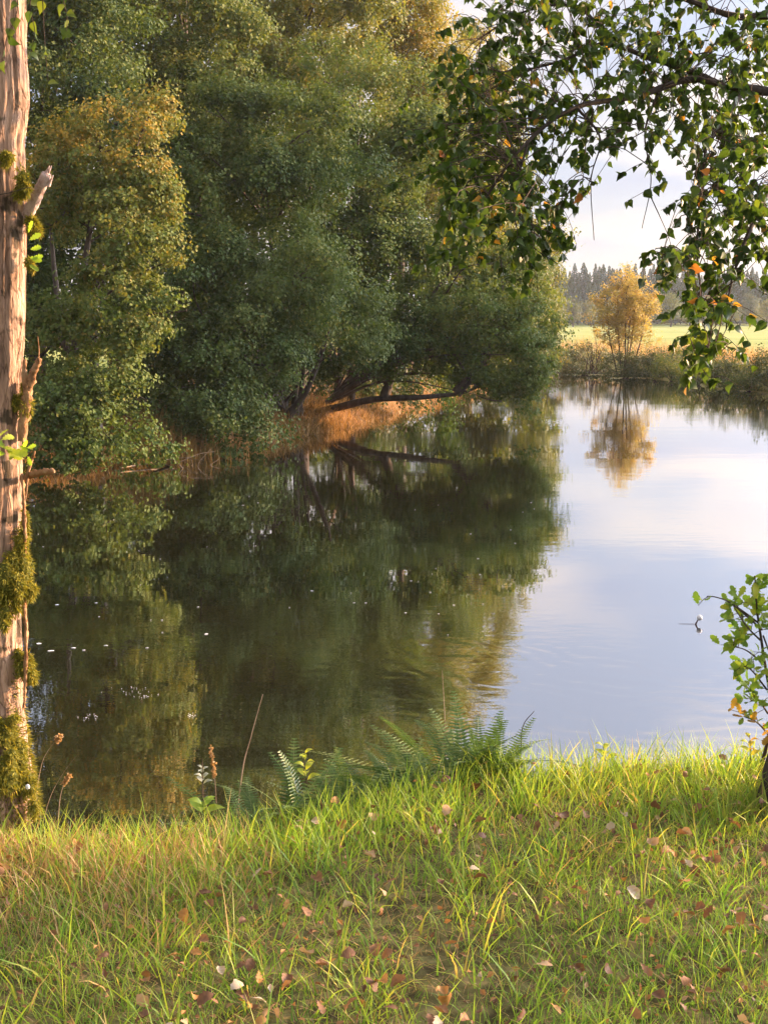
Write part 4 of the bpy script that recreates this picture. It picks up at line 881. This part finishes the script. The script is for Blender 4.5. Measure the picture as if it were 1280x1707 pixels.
# ------------------------------------------------------------------ ferns on the bank edge
def frond_geo(g, p0, azi, L, droop, width=.30, r=rng, tint=.5, lat=0.0):
    n = 34; u = np.linspace(0, 1, n); d = np.array([math.cos(azi), math.sin(azi), 0])
    ang = .12 + droop * u ** 1.6
    pts = np.zeros((n, 3)); pts[0] = p0
    for i in range(1, n): pts[i] = pts[i - 1] + L / n * (d * math.sin(ang[i]) + np.array([0, 0, 1]) * math.cos(ang[i]) + np.array([lat * (.4 + u[i]), 0, 0]))
    tube(g, pts, [.0028, .0015, .0006], 5, None, .9)
    tan = unit(np.gradient(pts, axis=0)); side = np.array([-d[1], d[0], 0])
    for i in range(7, n):
        w = L * width * min(1, (i - 4) / 8) * (1 - (i / n)) ** .75 + .006
        nrm = unit(np.cross(side, tan[i]))
        for s in (-1, 1):
            ax = unit(side * s + tan[i] * .35 - nrm * .12 * r.random() + np.array([0, 0, -.04])); pw = (.0040 + .0050 * (1 - i / n)) * (L / .36); cr_ = unit(np.cross(nrm, ax)); k = 5
            v = []; 
            for q in range(k):
                t_ = q / (k - 1); hw = pw * (1 - t_) ** .6 * (1.0 if q % 2 else .45); c = pts[i] + ax * w * t_ - np.array([0, 0, .10 * w * t_ * t_]); v += [c - cr_ * hw + nrm * hw * .3, c, c + cr_ * hw + nrm * hw * .3]
            f = [(3 * q + a, 3 * q + a + 1, 3 * q + a + 4, 3 * q + a + 3) for q in range(k - 1) for a in (0, 1)]
            g.add(v, f, None, float(np.clip(tint + r.normal() * .15, 0, 1)))
def fern(label, px, py, yy, fronds, seed):
    r = np.random.default_rng(seed); x0 = at(px, 1280, 4.6)[0]; y0 = float(np.interp(x0, NEAR[:, 0], NEAR[:, 1])) - .37; b0 = np.array([x0, y0, float(hz(x0, y0)[0]) - .02]); root = thing('fern', b0, label, 'fern', 'ferns on the bank edge')
    for (az, L, dr, t_) in fronds:
        g = Geo(); frond_geo(g, b0 + r.normal(size=3) * [.035, .02, 0], az, L * (.90 if px < 800 else .74), dr * 1.15, .21, r, t_, lat=r.normal() * .6); part(root, 'frond', g, M['fern'])
R_ = math.radians
rq_ = np.random.default_rng(8)
for q, (lab, px, py, yy, L, t_) in enumerate([
        ('leftmost small fern reaching over the dark water', 415, 1315, 4.6, .27, .45), ('small fern with arching fronds beside the slanting dry stalk', 455, 1300, 4.7, .37, .5),
        ('fern with one tall upright tapering frond left of the middle', 525, 1300, 4.75, .42, .5), ('low fern half sunk in the grass left of the middle', 565, 1305, 4.75, .28, .4),
        ('low spreading fern between the tall frond and the big fern', 615, 1290, 4.85, .33, .5), ('broad low fern with its fronds lying over the bank edge', 660, 1285, 4.9, .31, .55),
        ('fern with pale drooping fronds against the big fern', 705, 1280, 4.92, .35, .6), ('biggest fern with tall arching fronds by the upright dry stem', 765, 1270, 5.0, .44, .5),
        ('fern at the right of the big one, fronds falling toward the bright water', 815, 1265, 5.02, .38, .45), ('last small fern where the bank edge meets the bright water', 855, 1262, 5.05, .25, .45)]):
    r9 = np.random.default_rng(300 + q); m9 = 12 + int(L > .34) * 4
    fern(lab, px, py, yy, [((1.57 if k % 5 < 3 else -1.57) + r9.normal() * .5, L * r9.uniform(.7, 1.15), r9.uniform(.5, 1.5), float(np.clip(t_ + r9.normal() * .2, 0, 1))) for k in range(m9)] + [(1.57 + r9.normal() * .3, L * 1.15, .6, t_ + .1)], 400 + q)

# ------------------------------------------------------------------ stalks and herbs
def stalk(label, pts, r0, mat, cat='stalk', seedhead=0):
    P_ = np.array([at(*p) for p in pts]); zg = float(hz(P_[0, 0], P_[0, 1])[0]) - .02
    dv = P_[1] - P_[0]; P_ = np.vstack([P_[0] - dv * min(3.0, max(0.0, (P_[0, 2] - zg) / max(dv[2], .02))) * [.5, 1, 1], P_])
    root = thing('dry_stalk', P_[0], label, cat, 'dry stalks on the bank')
    g = Geo(); tube(g, P_, [r0, r0 * .8, r0 * .4], 6, 18); part(root, 'stem', g, M[mat], True)
    if seedhead:
        g = Geo(); q = smoothpath(P_, 40)[-seedhead:]; n = 120; c = q[rng.integers(0, len(q), n)] + rng.normal(size=(n, 3)) * .004
        leaves(g, c, rng.normal(size=(n, 3)), .012, rng.random(n)); part(root, 'seed_head', g, M['straw'])
stalk('straight dry stem standing upright in front of the biggest fern', [(742, 1260, 4.75), (741, 1190, 4.75), (737, 1118, 4.75)], .0028, 'deadwood')
stalk('pale dry stalk slanting to the right beside the small fern', [(402, 1300, 4.5), (418, 1230, 4.5), (438, 1158, 4.5)], .003, 'deadwood')
stalk('brown seed stalk with ragged head above the dark water', [(360, 1330, 4.4), (357, 1290, 4.4), (351, 1248, 4.4)], .002, 'deadwood', seedhead=16)
stalk('curved straw stem just right of the bare trunk', [(66, 1290, 4.1), (78, 1255, 4.1), (100, 1228, 4.1)], .0013, 'deadwood', seedhead=4)
stalk('thin straw stem leaning right over the water by the trunk', [(80, 1340, 4.1), (105, 1290, 4.1), (128, 1260, 4.1)], .0012, 'deadwood')
stalk('short forked weed stalk beside the trunk foot', [(98, 1350, 4.1), (104, 1315, 4.1), (116, 1292, 4.1)], .0016, 'deadwood', seedhead=10)
stalk('dark curled stem end of the bank vegetation by the bright water', [(868, 1250, 4.9), (872, 1210, 4.9), (890, 1186, 4.9)], .003, 'twig')
def herb(label, px, py, yy, hgt, n, me_tints, mat, size, seed):
    r = np.random.default_rng(seed); b0 = at(px, py, yy); root = thing('herb', b0, label, 'plant', 'small herbs in the bank grass')
    g = Geo(); top_ = b0 + [r.normal() * .01, 0, hgt]; tube(g, [(b0[0], b0[1], min(b0[2], float(hz(b0[0], b0[1])[0])) - .02), b0, (b0 + top_) / 2 + r.normal(size=3) * .006, top_], [.002, .001], 5, 8); part(root, 'stem', g, M['twig'], True)
    for k in range(n):
        c = b0 + (top_ - b0) * (.35 + .65 * k / max(1, n - 1)); a = k * 2.4
        place_leaf(outline_leaf('leaf', LAN, M[mat], me_tints[k % len(me_tints)], .2, .4), root, c, (math.cos(a), math.sin(a), .35), (0, -.3, 1), size * (1.1 - .5 * k / n))
herb('yellow-green leafy herb standing in front of the ferns', 512, 1320, 4.35, .15, 9, [.8, .75, .85], 'oak', .05, 5)
herb('broad bright green seedling in the grass left of the middle', 335, 1365, 4.2, .07, 6, [.7, .6], 'oak', .075, 6)
herb('whitish grey-leaved herb at the bank edge over dark water', 338, 1318, 4.45, .09, 10, [.4, .9, .7], 'pale', .035, 7)
herb('round yellow-green leaf plant near the bank edge right of the middle', 1012, 1275, 4.6, .08, 5, [.85, .8], 'oak', .05, 8)
herb('yellowing leafy herb beside the oak sapling', 1250, 1275, 4.5, .12, 8, [.9, .85, .97], 'oak', .045, 9)

# ------------------------------------------------------------------ foreground grass
def grass(name, label, n, L0, L1, w, tmean, tsd, mat, mask=None, lean=(0, .5), curl=(.1, 1.1), clump=None, xr=(-2.1, 2.1), yr=(1.9, 5.1), segs=3):
    g_ = np.random.default_rng(abs(hash(name)) % 1000 if False else len(name) * 7 + n % 97)
    if clump:
        nc = n // clump; cx_ = g_.uniform(*xr, nc); cy_ = g_.uniform(*yr, nc); a = g_.integers(0, nc, n)
        off = g_.normal(size=(n, 2)) * .02; x = cx_[a] + off[:, 0]; y = cy_[a] + off[:, 1]; tb = g_.normal(size=nc)[a] * .12; ls = g_.uniform(.7, 1.25, nc)[a]; az = np.arctan2(off[:, 1], off[:, 0])
    else:
        x = g_.uniform(*xr, n); y = g_.uniform(*yr, n); tb = 0; ls = 1; az = g_.uniform(0, 6.28, n)
    z, wm, dn_, _, _ = height(x, y)
    ok = (~wm) & (z > 1.0)
    if mask is not None: ok &= mask(x, y) > g_.random(n)
    t = tmean + tb + g_.normal(size=n) * tsd + .16 * bumps(x, y, 2.2, 8) + .1 * bumps(x, y, 6, 9)
    L = g_.uniform(L0, L1, n) * ls * (1 + .35 * bumps(x, y, 2.6, 10))
    G_ = Geo(); f = lambda q: (q[ok] if np.ndim(q) else q)
    blades(G_, np.column_stack([x, y, z - .005])[ok], f(L), (w * g_.uniform(.6, 1.3, n))[ok], f(az), g_.uniform(*lean, n)[ok], g_.uniform(*curl, n)[ok], np.clip(t, 0, 1)[ok], segs)
    return tag(obj(name, G_.mesh(name, M[mat])), label, 'grass', kind='stuff')
grass('short_grass', 'short green grass covering the near bank', 104000, .025, .085, .0036, .46, .2, 'grass', lean=(0, .9), segs=2, mask=lambda x, y: np.clip(.62 + .75 * bumps(x, y, 4.5, 21) + .5 * bumps(x, y, 13, 22), .12, 1))
grass('long_grass', 'longer yellow-green grass tufts on the near bank', 18000, .07, .19, .0062, .56, .18, 'grass', clump=11, lean=(0, .75), curl=(.1, 1.5), mask=lambda x, y: .30 + .70 * sst(y, 3.0, 4.2))
edge = lambda x, y: sst(y - (4.05 + .22 * np.clip(x, -1.6, 2)), -.45, .25)
grass('edge_grass', 'tall grass along the rim of the bank above the water', 13000, .08, .19, .0045, .60, .14, 'grass', mask=edge, yr=(3.4, 5.1))
left = lambda x, y: sst(-x, .15, .9) * sst(y, 2.9, 3.6)
grass('straw_grass', 'dry orange straw grass around the foot of the bare trunk', 14000, .06, .16, .004, .5, .25, 'straw', mask=left, lean=(0, .8), xr=(-2.6, 0), yr=(2.8, 4.6))
grass('dead_thatch', 'dead matted straw between the green grass blades', 52000, .03, .11, .0028, .42, .3, 'straw', lean=(.7, 1.5), curl=(0, .6), segs=2, mask=lambda x, y: np.full_like(x, .75))

# ------------------------------------------------------------------ fallen leaves in the grass
def curled_leaf(t_, v):
    r = np.random.default_rng(900 + v); P_ = np.array(OVA if v % 5 < 3 else OAK); n = len(P_); g = Geo(); cols = np.array([-1, -.6, 0, .6, 1.0])
    a, b, c, tw_ = r.uniform(-.5, .9), r.uniform(.2, 1.8), r.uniform(-.5, .5), r.normal() * .8; ph = r.uniform(0, 6.28, 4)
    x = np.repeat(P_[:, 0], 5); y = (P_[:, 1:2] * cols[None, :] * r.uniform(.82, 1.12, (n, 5))).ravel()
    z = a * (x - .5) ** 2 + b * y * y + tw_ * (x - .5) * y + .03 * np.sin(9 * x + ph[0]) * np.cos(11 * y + ph[1])
    i_ = (np.arange(n - 1)[:, None] * 5 + np.arange(4)[None, :]).ravel()
    g.add(np.column_stack([x - .5, y, z]), np.stack([i_, i_ + 1, i_ + 6, i_ + 5], 1), None, np.clip(t_ + r.normal(size=5 * n) * .05, 0, 1)); return g.mesh('fallen_leaf', M['fallen'], smooth=True)
fm = {}
kinds = [('dark brown', .04, .34), ('russet', .22, .26), ('orange', .48, .14), ('tan', .66, .16), ('pale cream', .86, .10)]
for nm, t_, _ in kinds:
    for v in range(5): fm[(nm, v)] = curled_leaf(t_, v)
rl = np.random.default_rng(123); cnt = 0
while cnt < 290:
    x, y = rl.uniform(-1.75, 1.75), rl.uniform(2.6, 4.75)
    if abs(x) > .33 * y + .1: continue
    z, wm, *_ = height(np.array([x]), np.array([y]))
    if wm[0] or z[0] < 1.6: continue
    if rl.random() > .35 + .65 * (1 - sst(np.array(y), 3.2, 4.6)): continue
    if rl.random() > .45 + .9 * float(bumps(np.array(x), np.array(y), 3.5, 41)) + .6 * float(bumps(np.array(x), np.array(y), 9., 42)): continue
    nm = kinds[int(rl.choice(5, p=[.30, .32, .14, .17, .07]))][0]
    o = obj('fallen_leaf', fm[(nm, int(rl.integers(0, 5)))]); o.location = (x, y, z[0] + rl.uniform(.04, .085))
    o.rotation_euler = (rl.normal() * .5, rl.normal() * .5, rl.uniform(0, 6.28)); s = rl.uniform(.027, .048); o.scale = (s, s, s)
    o.scale = (s, s, s * rl.uniform(.6, 1.3)); tag(o, f'{nm} fallen leaf lying in the bank grass', 'leaf', f'{nm} fallen leaves in the grass'); cnt += 1

# unseen bush added outside the right edge to shade the lower lawn
hr = np.random.default_rng(140)
hb = np.array([9.0, 6.0, float(hz(9.0, 6.0)[0])]); hroot = thing('added_shade_bush', hb, 'unseen leafy bush added outside the right edge to shade the lawn', 'bush')
g = Geo(); tw = Geo()
for k in range(46):
    c = hb + np.array([hr.normal() * .7, hr.normal() * .62, hr.uniform(.5, 3.2)])
    tube(tw, [hb, (hb + c) / 2 + [0, 0, .25], c], [.02, .004], 5, 6)
    m = 90; p = c + hr.normal(size=(m, 3)) * .24; leaves(g, p, hr.normal(size=(m, 3)) + [0, 0, .6], .085, np.clip(hr.normal(.5, .15, m), 0, 1), r=hr)
part(hroot, 'stem', tw, M['twig'], True); part(hroot, 'foliage', g, M['alder_mid'])

# ------------------------------------------------------------------ evening haze over the valley
def haze_box():
    m = bpy.data.materials.new('haze'); m.use_nodes = True; t = m.node_tree; n = t.nodes
    for x in list(n):
        if x.type != 'OUTPUT_MATERIAL': n.remove(x)
    o = [x for x in n if x.type == 'OUTPUT_MATERIAL'][0]
    v = n.new('ShaderNodeVolumePrincipled'); v.inputs['Color'].default_value = (0.82, 0.9, 1.0, 1); v.inputs['Density'].default_value = 0.00022; v.inputs['Anisotropy'].default_value = 0.2
    t.links.new(v.outputs[0], o.inputs['Volume'])
    a, b, c, d, e_, f = -720, 720, -90, 900, -3.0, 26.0
    g = Geo(); g.add([(a, c, e_), (b, c, e_), (b, d, e_), (a, d, e_), (a, c, f), (b, c, f), (b, d, f), (a, d, f)], [(0, 3, 2, 1), (4, 5, 6, 7), (0, 1, 5, 4), (1, 2, 6, 5), (2, 3, 7, 6), (3, 0, 4, 7)])
    return tag(obj('haze', g.mesh('haze', m)), kind='stuff')
haze_box()

# crumbs of older leaf litter lying between the blades
n = 2400; lx = rl.uniform(-2.2, 2.2, n); ly = rl.uniform(2.2, 4.6, n); lz, wm, *_ = height(lx, ly); ok = (~wm) & (lz > 1.6)
g = Geo(); leaves(g, np.column_stack([lx, ly, lz + rl.uniform(.015, .05, n)])[ok], (rl.normal(size=(n, 3)) * .5 + [0, -.2, 1])[ok], rl.uniform(.012, .028, ok.sum()), np.clip(rl.normal(.22, .25, ok.sum()), 0, 1), asp=.6, fold=.2, r=rl)
tag(obj('leaf_litter', g.mesh('leaf_litter', M['fallen'])), 'brown crumbs of old leaf litter scattered through the near grass', 'litter', kind='stuff')
